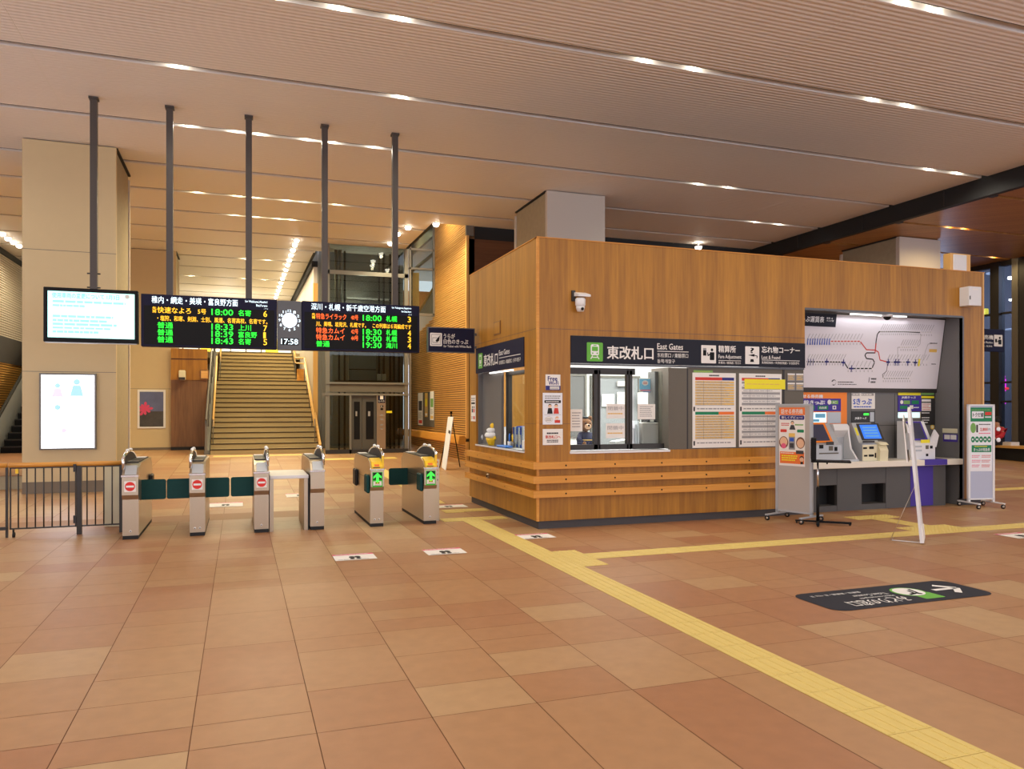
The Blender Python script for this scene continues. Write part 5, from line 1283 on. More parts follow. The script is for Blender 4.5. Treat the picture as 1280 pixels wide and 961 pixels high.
def s_orange(f):
    f.qtext('話せる券売機', 998, 493, 1028.5, 497.5, 'white', 1, .03); f.qtext('JR線きっぷ', 998, 500, 1031, 506.5, 'white', 3, .02)
    f.qrect(996, 498, 1051, 514, 'print_purple', 2); f.qtext('JR線きっぷ', 999, 500, 1029, 506.5, 'white', 4, .03)
    f.disc(*f.q(1036.5, 502.5), .04, 'paper', 3); f.qrect(1039, 500.5, 1047.5, 505, 'print_leaf', 3); f.qtext('IC', 1041, 501.3, 1045.5, 504.3, 'white', 4)
    f.qrect(1011, 507, 1018, 512, 'print_green', 3); f.qrect(1022, 507, 1035, 512, 'print_green', 3); f.qtext('自由席', 1024, 508, 1033, 511, 'white', 4, .02); f.qrect(1040.5, 507, 1045, 511.5, 'paper', 3); f.qrect(1041.7, 508, 1043.6, 510.5, 'print_purple', 4)
    f.qrect(1034, 515, 1051, 529, 'silver', 1); f.qrect(998, 515.5, 1033, 528, 'screen_pale', 1); f.qrect(1019, 517, 1031.5, 522, 'print_skyblue', 2); f.qrect(1015, 524, 1024, 527, 'print_skyblue', 2)
wall_sign(992, 490, 1058, 538, 'orange framed panel with purple ticket sign behind the first ticket machine', 'machine_sign', s_orange, 'orange_frame')
def s_s(f):
    f.qrect(1064.5, 491.5, 1074.5, 494.5, 'print_grey', 1); f.qrect(1076.5, 491.5, 1092, 494.5, 'print_grey', 1); f.greek(*f.q(1065.5, 494), *f.q(1091, 492), 1, 'paper', 2, .6)
    f.qtext('Sきっぷ', 1066.5, 498, 1089.5, 505.5, 'print_blue', 1, .04); f.greek(*f.q(1067, 509.5), *f.q(1090, 507.2), 1, 'print_blue', 1, .6)
wall_sign(1064, 491, 1093, 511, 'white sign with blue S-ticket lettering above the middle ticket machine', 'machine_sign', s_s)
def s_jr(f): f.qtext('JR線きっぷ', 1068.5, 521, 1083, 524.5, 'white', 1, .03); f.qrect(1079.5, 516.5, 1086, 519, 'go_arrow', 1); f.qrect(1087.5, 515, 1092.5, 527, 'silver', 1)
wall_sign(1064, 514, 1093, 528.5, 'dark sign with small green lamp right above the middle ticket machine', 'machine_sign', s_jr, 'charcoal')
def s_p(f):
    f.qrect(1122.5, 490, 1151, 494, 'print_yellow', 1); f.qtext('JR線きっぷ', 1127, 495.2, 1144.5, 498.5, 'white', 1, .03)
    f.disc(*f.q(1127, 502.5), .034, 'paper', 2); f.qrect(1129.5, 500.5, 1137.5, 505, 'print_leaf', 1); f.qrect(1139.5, 500.5, 1148.5, 505, 'print_green', 1); f.qrect(1125, 507, 1134.5, 511, 'print_green', 1); f.qrect(1137, 506.5, 1141.5, 511, 'paper', 1); f.greek(*f.q(1142, 510.5), *f.q(1149, 508), 1, 'white', 1, .5)
wall_sign(1122, 490, 1151, 514, 'purple ticket sign with yellow top above the right-hand ticket machine', 'machine_sign', s_p, 'print_purple')
wall_sign(1122, 515, 1150, 522.5, 'glowing pale strip panel directly above the right-hand ticket machine', 'machine_sign', lambda f: f.qrect(1122.5, 515.5, 1149.5, 522, 'screen_pale', 1), 'ivory')
def s_list(f):
    f.qrect(1151.5, 490.5, 1167.5, 493.5, 'print_leaf', 1); f.qrect(1151.5, 495, 1167.5, 497.5, 'print_yellow', 1); f.qrect(1152, 499, 1163.5, 502, 'paper', 1); f.qrect(1152, 503.5, 1163.5, 513.5, 'paper', 1); f.greek(*f.q(1153, 513), *f.q(1163, 504), 4, 'print_red', 2, .35)
    for v in (515, 521, 524, 527): f.greek(*f.q(1152, v+2), *f.q(1162, v), 1, 'white', 1, .6, v)
wall_sign(1151.2, 490, 1168, 531, 'dark notice column with small labels right of the purple ticket sign', 'machine_sign', s_list, 'charcoal')
f = G(fY(YW-.006)); f.disc(*f.q(1165.5, 533.5), .045, 'yellow_plastic', 0); f.disc(*f.q(1165.5, 533.5), .028, 'ivory', 1); tag(f.obj('round_sticker'), 'small round yellow sticker on the recess wall', 'sticker')
# two labels on the right-hand side wall of the recess
f = G(Frame((AXR := 11.556, 0, 0), (0, -1, 0), (0, 0, 1)))
for u0, v0, u1, v1, m, lab in ((1178, 535.5, 1197, 541, 'ivory', 'cream label strip on the right side wall of the machine recess'), (1179, 542.5, 1197, 552, 'print_purple', 'purple framed label under the cream strip on the recess side wall')):
    f = G(Frame((11.556, 0, 0), (0, -1, 0), (0, 0, 1))); (xa, za), (xb, zb) = f.box_q(u0, v0, u1, v1); f.rect(xa, za, xb, zb, m, 0)
    if m == 'print_purple': f.rect(xa+(xb-xa)*.08, za+(zb-za)*.3, xa+(xb-xa)*.48, zb-(zb-za)*.1, 'paper', 1); f.rect(xa+(xb-xa)*.52, za+(zb-za)*.3, xa+(xb-xa)*.92, zb-(zb-za)*.1, 'paper', 1)
    tag(f.obj('side_label'), lab, 'label')
CZ = .7905
def machine_body(t, x0, x1, yf, yb, ztop, m, slope=.17, ys=.12):
    """kiosk: low upright front, then a leaning screen face"""
    zm = CZ+(ztop-CZ)*.44
    g = G(); g.prism([(yf, CZ), (yf, zm), (yf+ys*.6, zm+.03), (yf+ys+slope, ztop), (yb, ztop), (yb, CZ)], 'x', x0, x1, m); g.obj('cabinet', t)
    a = Vector((0, yf+ys*.6, zm+.03)); b = Vector((0, yf+ys+slope, ztop)); return Frame(a, (1, 0, 0), b-a), (b-a).length, zm
def screen(t, fr, x0, x1, h, lo, hi, frame_m, glow_m, bars=None):
    R = Matrix((fr.a, fr.b, fr.n)).transposed().to_4x4(); R.translation = fr.o
    g = G(); g.box(x0, x1, h*lo, h*hi, .0005, .012, frame_m, T=R); b = g.obj('screen_frame', t)
    f = G(fr); w = x1-x0; o = 9; f.rect(x0+w*.1, h*(lo+.08*(hi-lo)), x1-w*.1, h*(hi-.08*(hi-lo)), glow_m, o)
    if bars:
        for k in range(4): yy = lo+(hi-lo)*(.2+.17*k); f.rect(x0+w*.2, h*yy, x1-w*.18, h*(yy+.08*(hi-lo)), bars, o+1)
    f.obj('screen', b)
def slots(t, yf, items):
    for u0, v0, u1, v1, m in items:
        a, b = onY(u0, v0, yf), onY(u1, v1, yf); g = G(); g.box(a.x, b.x, yf-.006, yf+.004, b.z, a.z, m); g.obj('slot', t)
def machines():
    # left: silver machine with an orange screen surround and a pale privacy wing
    yf, yb = 9.80, 10.08
    x0, x1 = 8.36, 9.09
    t = root('ticket_machine', ((x0+x1)/2, yf, CZ), 'ticket machine with orange screen surround and pale curved wing, leftmost on the counter', 'ticket machine', 'ticket machines on the counter')
    fr, h, zm = machine_body(t, x0, x1, yf, yb, onY(1030, 529, 10.0).z, 'silver', slope=.15)
    screen(t, fr, onY(1012, 540, yf+.1).x, onY(1038.5, 540, yf+.12).x, h, .02, 1.0, 'orange_frame', 'screen_dark')
    slots(t, yf, [(1024, 556, 1029, 560.5, 'black'), (1033, 552, 1042, 556, 'charcoal'), (1036, 557.5, 1041, 563, 'fascia_grey'), (1043, 558.5, 1046.5, 563.5, 'black'), (1024, 566, 1048, 567, 'fascia_grey')])
    g = G(); x2 = 9.46; g.prism([(yf-.02, CZ), (yf, CZ+.05), (yf+.12, CZ+.2), (yf+.16, CZ+.4), (yf+.18, CZ+.56), (yf+.22, CZ+.60), (yb, CZ+.60), (yb, CZ)], 'x', x2-.09, x2-.055, 'white_plastic')
    g.prism([(yf+.16, CZ+.5), (yf+.2, CZ+.60), (yb, CZ+.60), (yb, CZ+.36)], 'x', x1+.001, x2-.09, 'white_plastic'); g.box(x1, x2-.09, yb-.02, yb, CZ, CZ+.4, 'silver'); g.box(x1+.002, x2-.055, yf-.03, yb, CZ, CZ+.035, 'silver'); g.obj('privacy_wing', t)
    # middle: ivory machine with a blue screen
    x0, x1 = 9.50, 9.985
    t = root('ticket_machine', ((x0+x1)/2, yf, CZ), 'cream and grey ticket machine with a lit blue screen in the middle of the counter', 'ticket machine', 'ticket machines on the counter')
    fr, h, zm = machine_body(t, x0, x1-.08, yf, yb, onY(1080, 528.5, 10.0).z, 'silver', slope=.11)
    g = G(); g.box(x0+.004, x1-.18, yf-.006, yf+.01, CZ+.005, zm-.005, 'ivory'); g.obj('front_panel', t)
    g = G(); g.prism([(yf-.05, CZ), (yf-.06, CZ+.17), (yf-.02, CZ+.25), (yf-.07, zm-.01), (yf-.02, zm+.03), (yf+.1, zm+.04), (yf+.1, CZ)], 'x', x1-.17, x1, 'ivory'); g.obj('coin_unit', t)
    screen(t, fr, onY(1077, 540, yf+.1).x, onY(1103, 540, yf+.12).x, h, .10, .95, 'charcoal', 'screen_blue', 'print_skyblue')
    slots(t, yf-.006, [(1079, 559, 1083.5, 561, 'black'), (1086.5, 558, 1092, 561, 'black'), (1080, 568.5, 1084, 570.5, 'black'), (1086, 568, 1092, 570.5, 'black'), (1078.5, 551, 1093, 553, 'charcoal'), (1093.5, 566, 1095, 572, 'black')])
    g = G(); R = Matrix((fr.a, fr.b, fr.n)).transposed().to_4x4(); R.translation = fr.o; g.box(x0+.02, x0+.06, h*.35, h*.75, .0005, .004, 'print_yellow', T=R); g.obj('yellow_label', t, label='yellow label beside the screen')
    # right: white machine with a purple surround
    x0, x1 = 10.575, 11.06
    t = root('ticket_machine', ((x0+x1)/2, yf, CZ), 'white ticket machine with purple screen surround, rightmost on the counter', 'ticket machine', 'ticket machines on the counter')
    fr, h, zm = machine_body(t, x0, x1, yf, yb, onY(1150, 526.5, 10.0).z, 'white_plastic', slope=.11)
    screen(t, fr, x0+.03, onY(1158, 540, yf+.1).x, h, .02, .98, 'print_purple', 'screen_dark')
    g = G(); xw = 10.53; g.prism([(yf-.02, CZ), (yf+.02, CZ+.3), (yf+.10, CZ+.58), (yf+.18, CZ+.64), (yb+.01, CZ+.64), (yb+.01, CZ)], 'x', xw, xw+.035, 'white_plastic'); g.obj('privacy_wing', t)
    g = G(); g.prism([(x1-.10, zm-.02), (x1+.02, zm+.22), (x1+.11, zm+.12), (x1+.05, zm-.08)], 'y', yf+.02, yf+.05, 'white_plastic'); g.obj('side_flap', t)
    slots(t, yf, [(1157, 556.5, 1160.5, 561, 'fascia_grey'), (1162.5, 557, 1165.5, 560.5, 'black'), (1157.5, 567, 1160, 570, 'black'), (1144, 557, 1152, 559, 'silver'), (1144, 562, 1152, 564, 'silver')])
    g = G(); a, b = onY(1151, 549.5, yf+.0), onY(1162, 553.5, yf+.0); g.box(a.x, b.x, yf-.004, yf, b.z, a.z, 'print_yellow'); g.obj('yellow_label', t, label='yellow label on the white front')
machines()

# ================================================================== NOTICE BOARDS ON CASTERS
def caster(g, p, dx=0.0):
    x, y, z = p
    g.tube([(x, y, z+.075), (x, y, z+.05)], .012, 'steel', 6); T = Matrix.Translation((x+dx, y, z+.035)) @ Matrix.Rotation(math.pi/2, 4, 'X')
    g.lathe([(.022, -.013), (.035, -.012), (.035, .012), (.022, .013)], (0, 0, 0), 'black_rubber', 14, T=T); g.lathe([(.02, -.016), (.02, .016)], (0, 0, 0), 'steel', 10, T=T)
def rolling_board(p0, p1, z0, z1, label, frame_m, panel_m, draw, feet):
    """board standing over floor points p0 (left) and p1 (right)"""
    a = Vector((p1[0]-p0[0], p1[1]-p0[1], 0)); L = a.length; a.normalize(); c = ((p0[0]+p1[0])/2, (p0[1]+p1[1])/2, 0)
    t = root('notice_board', c, label, 'notice board', rot=(0, 0, math.atan2(a.y, a.x)))
    w = L/2
    g = G(); g.box(-w+.02, w-.02, -.012, .012, z0, z1, panel_m); g.obj('panel', t, local=True)
    g = G()
    for s in (-1, 1): g.box(s*w-.018*(s+1), s*w+.018*(1-s), -.02, .02, z0-.04, z1+.01, frame_m)
    g.box(-w, w, -.02, .02, z1-.012, z1+.012, frame_m); g.box(-w, w, -.02, .02, z0-.012, z0+.012, frame_m); g.obj('frame', t, local=True)
    for s in (-1, 1):
        g = G(); x = s*(w-.02); g.box(x-.018, x+.018, -feet, feet, .075, .095, frame_m); g.box(x-.018, x+.018, -.018, .018, .09, z0, frame_m); ft = g.obj('foot', t, local=True)
        for q in (-1, 1): g = G(); caster(g, (x, q*(feet-.03), 0)); g.obj('caster', ft, local=True)
    f = G(Frame((0, -.014, 0), (1, 0, 0), (0, 0, 1))); draw(f, w); f.obj('poster', t, local=True)
    return t
def fare_poster(f, w):
    x0, x1, z0, z1 = -w*.80, w*.62, .80, 1.66; W, H = x1-x0, z1-z0; X = lambda k: x0+W*k; Z = lambda k: z0+H*k
    f.rect(x0, z0, x1, z1, 'paper', 0); f.rect(x0, Z(.87), x1, z1, 'print_orange', 1); f.text('話せる券売機', X(.08), Z(.89), X(.92), Z(.975), 'paper', 2, .02)
    f.rrect(X(.02), Z(.79), X(.98), Z(.865), .02, 'print_navy', 1); f.text('新しくデビュー!', X(.1), Z(.805), X(.9), Z(.85), 'paper', 2, .02)
    f.greek(X(.08), Z(.68), X(.4), Z(.74), 2, 'print_red', 1); f.greek(X(.62), Z(.68), X(.95), Z(.73), 1, 'print_leaf', 1); f.rrect(X(.05), Z(.575), X(.3), Z(.625), .01, 'print_red', 1); f.rrect(X(.7), Z(.575), X(.96), Z(.625), .01, 'print_green', 1)
    f.disc(X(.52), Z(.73), .022, 'print_skin', 2); f.disc(X(.52), Z(.74), .026, 'print_black', 1); f.poly([(X(.40), Z(.62)), (X(.64), Z(.62)), (X(.58), Z(.70)), (X(.46), Z(.70))], 'print_dark', 1)
    f.disc(X(.18), Z(.40), .075, 'print_brown', 1, ry=.09); f.disc(X(.18), Z(.41), .06, 'print_skin', 2, ry=.07); f.disc(X(.18), Z(.34), .04, 'print_pink', 3); f.disc(X(.83), Z(.40), .07, 'print_brown', 1, ry=.085); f.disc(X(.83), Z(.39), .056, 'print_skin', 2, ry=.066)
    f.rect(X(.38), Z(.28), X(.62), Z(.56), 'print_amber', 1); f.rect(X(.38), Z(.28), X(.62), Z(.50), 'print_grey', 2); f.rect(X(.42), Z(.31), X(.58), Z(.39), 'print_dark', 3); f.rect(X(.42), Z(.42), X(.58), Z(.48), 'print_blue', 3)
    f.rect(X(.03), Z(.04), X(.97), Z(.24), 'print_orange', 1); f.greek(X(.06), Z(.205), X(.6), Z(.23), 1, 'paper', 2); f.greek(X(.1), Z(.08), X(.75), Z(.19), 3, 'print_yellow', 2, .55, 6); f.rect(X(.66), Z(.21), X(.95), Z(.27), 'print_dark', 2); f.disc(X(.88), Z(.12), .032, 'print_skin', 3); f.disc(X(.88), Z(.14), .034, 'print_black', 2); f.rect(X(.83), Z(.04), X(.93), Z(.08), 'print_black', 2)
rolling_board((7.57, 9.49), (7.765, 8.94), .13, 1.70, 'grey pin board on casters with an orange ticket machine poster', 'silver', 'board_grey', fare_poster, .30)
def green_poster(f, w):
    x0, x1, z0, z1 = -w*.86, w*.80, .60, 1.66; W, H = x1-x0, z1-z0; X = lambda k: x0+W*k; Z = lambda k: z0+H*k
    f.rect(x0, z0, x1, z1, 'paper_cool', 0); f.rect(x0, Z(.78), x1, z1, 'print_green', 1); f.greek(X(.05), Z(.95), X(.95), Z(.975), 1, 'print_leaf', 2)
    f.rrect(X(.08), Z(.83), X(.62), Z(.94), .01, 'paper_cool', 2); f.text('トクだ値', X(.12), Z(.85), X(.60), Z(.92), 'print_dark', 3, .03); f.rect(X(.68), Z(.88), X(.97), Z(.93), 'print_red', 2); f.greek(X(.68), Z(.83), X(.97), Z(.87), 1, 'paper_cool', 2)
    f.disc(X(.14), Z(.68), .05, 'print_leaf', 1, ry=.085); f.rect(X(.28), Z(.61), X(.36), Z(.73), 'print_dark', 1); f.greek(X(.40), Z(.72), X(.95), Z(.75), 1, 'print_dark', 1); f.text('2,800', X(.46), Z(.625), X(.80), Z(.68), 'print_red', 1, .03); f.text('円', X(.83), Z(.63), X(.92), Z(.675), 'print_dark', 1); f.greek(X(.4), Z(.58), X(.95), Z(.61), 1, 'print_pink', 1)
    for k in range(5): f.disc(X(.13+.185*k), Z(.50), .036, 'print_green', 1, ry=.05); f.greek(X(.08+.185*k), Z(.485), X(.18+.185*k), Z(.515), 1, 'paper_cool', 2, .9, k)
    f.rect(X(.07), Z(.30), X(.97), Z(.41), 'print_green', 1); f.greek(X(.2), Z(.38), X(.8), Z(.40), 1, 'print_yellow', 2); f.text('きっぷの特急券', X(.16), Z(.315), X(.9), Z(.365), 'paper_cool', 2, .02)
    for k in range(3): f.greek(X(.08), Z(.06+.075*k), X(.48), Z(.11+.075*k), 2, 'print_pink', 1, .4, k); f.greek(X(.52), Z(.06+.075*k), X(.96), Z(.11+.075*k), 2, 'print_red', 1, .4, k+5)
b2 = rolling_board((11.40, 9.47), (11.86, 9.36), .14, 1.70, 'white-framed lilac board on casters with a green and white fare poster', 'white_plastic', 'board_lilac', green_poster, .26)
for z in (1.30, 1.12): 
    g = G(); g.lathe([(.036, 0), (.036, .012), (.02, .016)], (0, 0, 0), 'screen_pale' if False else 'paper_cool', 16, T=Matrix.Translation((.295, -.022, z)) @ Matrix.Rotation(math.pi/2, 4, 'X')); g.obj('magnet', b2, local=True)

# ---- laptop-like screen on a stand behind the grey board
t = root('screen_stand', (7.75, 8.82, 0), 'thin black stand with a dark screen and tray beside the grey pin board', 'stand', rot=(0, 0, -.71))
g = G(); g.tube([(0, 0, .05), (0, 0, .52)], .022, 'black', 10); g.obj('lower_pole', t, local=True); g = G(); g.tube([(0, 0, .5), (0, 0, .90)], .014, 'chrome', 10); g.obj('upper_pole', t, local=True)
g = G(); g.box(-.09, .43, -.15, .15, .885, .91, 'black', bev=.006); g.obj('tray', t, local=True)
g = G(); g.box(-.09, -.02, -.15, .15, .912, 1.23, 'black', bev=.008)
for k in range(9): g.box(-.094, -.088, -.13, .13, .94+.03*k, .955+.03*k, 'charcoal')
g.obj('screen', t, local=True)
g = G(); g.box(-.02, .44, -.02, .02, .022, .05, 'black'); g.box(-.30, .02, -.02, .02, .03, .05, 'black'); g.box(-.02, .02, -.3, .25, .022, .05, 'black'); g.obj('base', t, local=True)
for dx, dy in ((.42, 0), (-.28, 0), (0, -.28), (0, .23)): g = G(); g.ball((dx, dy, .016), .016, 'black_rubber', n=6); g.obj('foot', t, local=True)
g = G(); g.tube([(.12, -.12, .885), (.12, -.12, .865)], .012, 'black', 6); g.obj('tray_knob', t, local=True)

# ---- white sign seen edge-on, propped by a wire
p = onZ(1152, 681); th = math.atan2(p.x, p.y)                          # edge towards the viewer
t = root('leaning_sign', (p.x, p.y, 0), 'tall white cut-out sign seen edge-on, propped by a wire stand', 'sign', rot=(0, 0, -th-.03))
tilt = -.088
R = Matrix.Rotation(tilt, 4, 'Y')
g = G(); out = [(0, .02), (0, .60), (-.02, .75), (-.01, .98), (.02, 1.2), (0, 1.45), (.1, 1.62), (.3, 1.67), (.5, 1.6), (.56, 1.4), (.5, 1.2), (.52, .8), (.5, .02)]
g.prism(out, 'x', -.016, .016, 'white_plastic', T=R); g.obj('panel', t, local=True)
g = G(); g.prism([(-.0, .02), (-.0, .16), (.06, .19), (.5, .19), (.5, .02)], 'x', .016, .028, 'paper', T=R); g.obj('foot_plate', t, local=True)
g = G(); g.prism([(.0, 1.0), (.04, 1.25), (.02, 1.5), (.3, 1.58), (.5, 1.3), (.5, 1.0)], 'x', -.075, -.06, 'paper', T=R); g.box(-.06, -.016, .12, .2, 1.15, 1.35, 'white_plastic', T=R); g.obj('side_flap', t, local=True)
g = G(); g.tube([(-.02, .1, .012), (-.33, .15, .008)], .006, 'white_plastic', 6); g.tube([(-.33, .12, .006), (-.33, .4, .006)], .004, 'steel', 6); g.obj('base_wire', t, local=True)
for k in (.14, .36):
    g = G(); q = R @ Vector((-.016, k, .70)); g.tube([q, (-.35, k, .006)], .0035, 'steel', 6); g.obj('prop_wire', t, local=True)

# ================================================================== PASSAGE: easel, leaning rail, wall posters
pl, pr = onZ(553, 587), onZ(573, 584)
yb_ = 18.5; zf = rz(yb_); t = root('easel', (4.85, yb_, zf), 'black easel with a white poster standing by the slatted wall', 'easel')
def EP(u, v, y=18.5): return onY(u, v, y)
a, b, c, d = EP(553.5, 580), EP(558, 580), EP(566.5, 521), EP(560.5, 521)
w_ = .55
g = G(); n = Vector((.55, -.84, 0))
bl, br, tl, tr = EP(552.5, 584, 18.45), EP(557.5, 588, 18.1), EP(560.5, 521, 18.75), EP(567, 521, 18.45)
nn = (br-bl).cross(tl-bl).normalized()*.012
g.add([bl, br, tr, tl, bl+nn, br+nn, tr+nn, tl+nn], [(0, 1, 2, 3), (4, 5, 6, 7), (0, 1, 5, 4), (1, 2, 6, 5), (2, 3, 7, 6), (3, 0, 4, 7)], 'paper_cool'); pp = g.obj('poster', t)
g = G(); ctr = lambda s_, r_: bl+(br-bl)*s_+(tl-bl)*r_-nn*.3
g.add([ctr(.15, .70), ctr(.85, .70), ctr(.85, .76), ctr(.15, .76)], [(0, 1, 2, 3)], 'print_dark'); g.add([ctr(.1, .06), ctr(.9, .06), ctr(.9, .35), ctr(.1, .35)], [(0, 1, 2, 3)], 'print_grey'); g.obj('poster_print', pp)
top = EP(564, 517, 18.7)
for q in (EP(556.5, 586.5, 18.2), EP(575, 584.5, 18.75)):
    q.z = rz(q.y); g = G(); g.tube([top, q], .013, 'black', 6); g.obj('leg', t)
q = bl+Vector((0, .25, 0)); q.z = rz(q.y); g = G(); g.tube([top, q], .013, 'black', 6); g.obj('leg', t)
g = G(); g.tube([top, top+Vector((0, 0, .06))], .03, 'black', 8); g.obj('head', t)
t = root('leaning_rail', (5.4, 22.9, .7), 'thick wooden leaning rail along the slatted wall', 'rail')
g = G(); g.prism([(5.38, .70), (5.35, .74), (5.38, .92), (5.50, .93), (5.56, .88), (5.54, .72)], 'y', 19.2, 26.5, 'board_wood'); g.obj('rail', t)
for y in (19.5, 21.8, 24.1, 26.2): g = G(); g.box(5.5, 5.757, y, y+.06, .76, .84, 'dark_metal'); g.obj('bracket', t)
t = root('poster_board', (5.75, 24.5, 1.05), 'dark board holding narrow posters on the slatted wall', 'poster board')
fr = fX(5.742); f = G(fr); (xa, za), (xb, zb) = f.box_q(522, 490, 542.5, 532)
g = G(); g.box(5.742, 5.758, -xb, -xa, 1.05, zb, 'fascia_grey'); g.obj('board', t)
for i, (u0, v0, u1, v1, m) in enumerate(((522.5, 491, 528.5, 531, 'paper'), (531, 491, 534.5, 521, 'print_amber'), (537.5, 489, 542.3, 525, 'paper'))):
    f = G(fX(5.738)); (xa, za), (xb, zb) = f.box_q(u0, v0, u1, v1); f.rect(xa, za, xb, zb, m, 0); W, H = xb-xa, zb-za
    f.rect(xa+W*.15, za+H*.45, xb-W*.15, za+H*.75, ('print_dark', 'print_yellow', 'print_leaf')[i], 1); f.rect(xa+W*.15, za+H*.05, xb-W*.15, za+H*.15, ('print_red', 'paper', 'print_amber')[i], 1); f.greek(xa+W*.1, za+H*.2, xb-W*.1, za+H*.4, 4, 'print_grey', 1, .4, i)
    tag(f.obj('wall_poster'), ('poster with dark picture, farthest on the dark board of the slatted wall', 'narrow yellow poster, middle one on the dark board of the slatted wall', 'white poster with green picture, nearest on the dark board')[i], 'poster')

# ================================================================== INSIDE THE OFFICE WINDOW
def bear():
    p = onY(731.5, 556, 10.35); t = root('plush_bear', (p.x, 10.35, 1.06), 'brown plush bear in a navy coat sitting behind the front ticket window', 'soft toy')
    x, y, z = p.x, 10.35, 1.06
    g = G(); g.box(x-.3, x+.45, y-.1, y+.5, .2, 1.06, 'panel_grey'); tag(g.obj('office_desk'), 'grey desk top behind the front ticket window under the bear', 'desk')
    g = G(); g.ball((x, y, z+.44), .135, 'bear_fur', (1, .95, .95), 12); g.ball((x, y-.12, z+.41), .06, 'print_skin', (1.1, .8, .85), 9); g.ball((x, y, z+.17), .13, 'bear_fur', (1, .9, 1.2), 10)
    h = g.obj('body', t)
    for s in (-1, 1): g = G(); g.ball((x+s*.1, y, z+.56), .05, 'bear_fur', (1, .6, 1), 8); g.obj('ear', t); g = G(); g.ball((x+s*.045, y-.125, z+.47), .014, 'black', n=6); g.obj('eye', t)
    g = G(); g.ball((x, y-.165, z+.43), .02, 'black', n=6); g.obj('nose', t)
    g = G(); g.lathe([(.12, 0), (.155, .04), (.165, .16), (.13, .28), (.10, .30)], (x, y, z), 'bear_coat', 16); g.lathe([(.168, .145), (.168, .165)], (x, y, z), 'print_amber', 16); g.obj('coat', t)
    for s in (-1, 1): g = G(); g.tube([(x+s*.11, y-.03, z+.26), (x+s*.18, y-.1, z+.17), (x+s*.12, y-.17, z+.1)], [.05, .05, .045], 'bear_coat', 8); g.ball((x+s*.11, y-.18, z+.09), .045, 'bear_fur', n=7); g.obj('arm', t)
    g = G(); g.ball((x, y, z+.575), .06, 'black', (1, 1, .45), 8); g.obj('hat', t)
    t.scale = (.78, .78, .78)
bear()
def shelf_box():
    a, b = onY(803, 528, 9.98), onY(825, 561, 9.98); t = root('office_machine', ((a.x+b.x)/2, 10.0, 1.052), 'grey box machine with papers on top behind the right window pane', 'office machine')
    g = G(); g.box(a.x, b.x-.02, 9.98, 10.25, 1.052, a.z, 'board_grey', bev=.01); g.obj('casing', t)
    g = G(); g.box(a.x+.1, b.x-.05, 10.0, 10.2, a.z, a.z+.05, 'charcoal'); g.box(a.x+.14, a.x+.2, 9.995, 10.1, a.z+.01, a.z+.04, 'paper'); g.obj('tray', t)
    t = root('paper_stack', (a.x-.12, 10.05, 1.052), 'white folders and papers piled left of the grey box machine', 'papers')
    for k, dx in enumerate((-.15, -.11, -.07)): g = G(); g.box(a.x+dx, a.x+dx+.03, 10.0, 10.22, 1.052, 1.36+.05*k, 'paper_cool'); g.obj('folder', t)
    t = root('desk_lamp', (5.2, 10.6, 1.06), 'white angled desk papers tray behind the middle window pane', 'tray')
    c = onY(776, 548, 10.5); g = G(); g.box(c.x-.12, c.x+.25, 10.42, 10.72, 1.052, 1.07, 'charcoal'); g.obj('base', t); g = G(); g.prism([(c.x-.1, 1.075), (c.x+.2, 1.075), (c.x+.1, 1.17), (c.x-.12, 1.14)], 'y', 10.45, 10.65, 'white_plastic'); g.obj('top', t)
    t['category'] = 'tray'; t.name = 'paper_tray'
shelf_box()
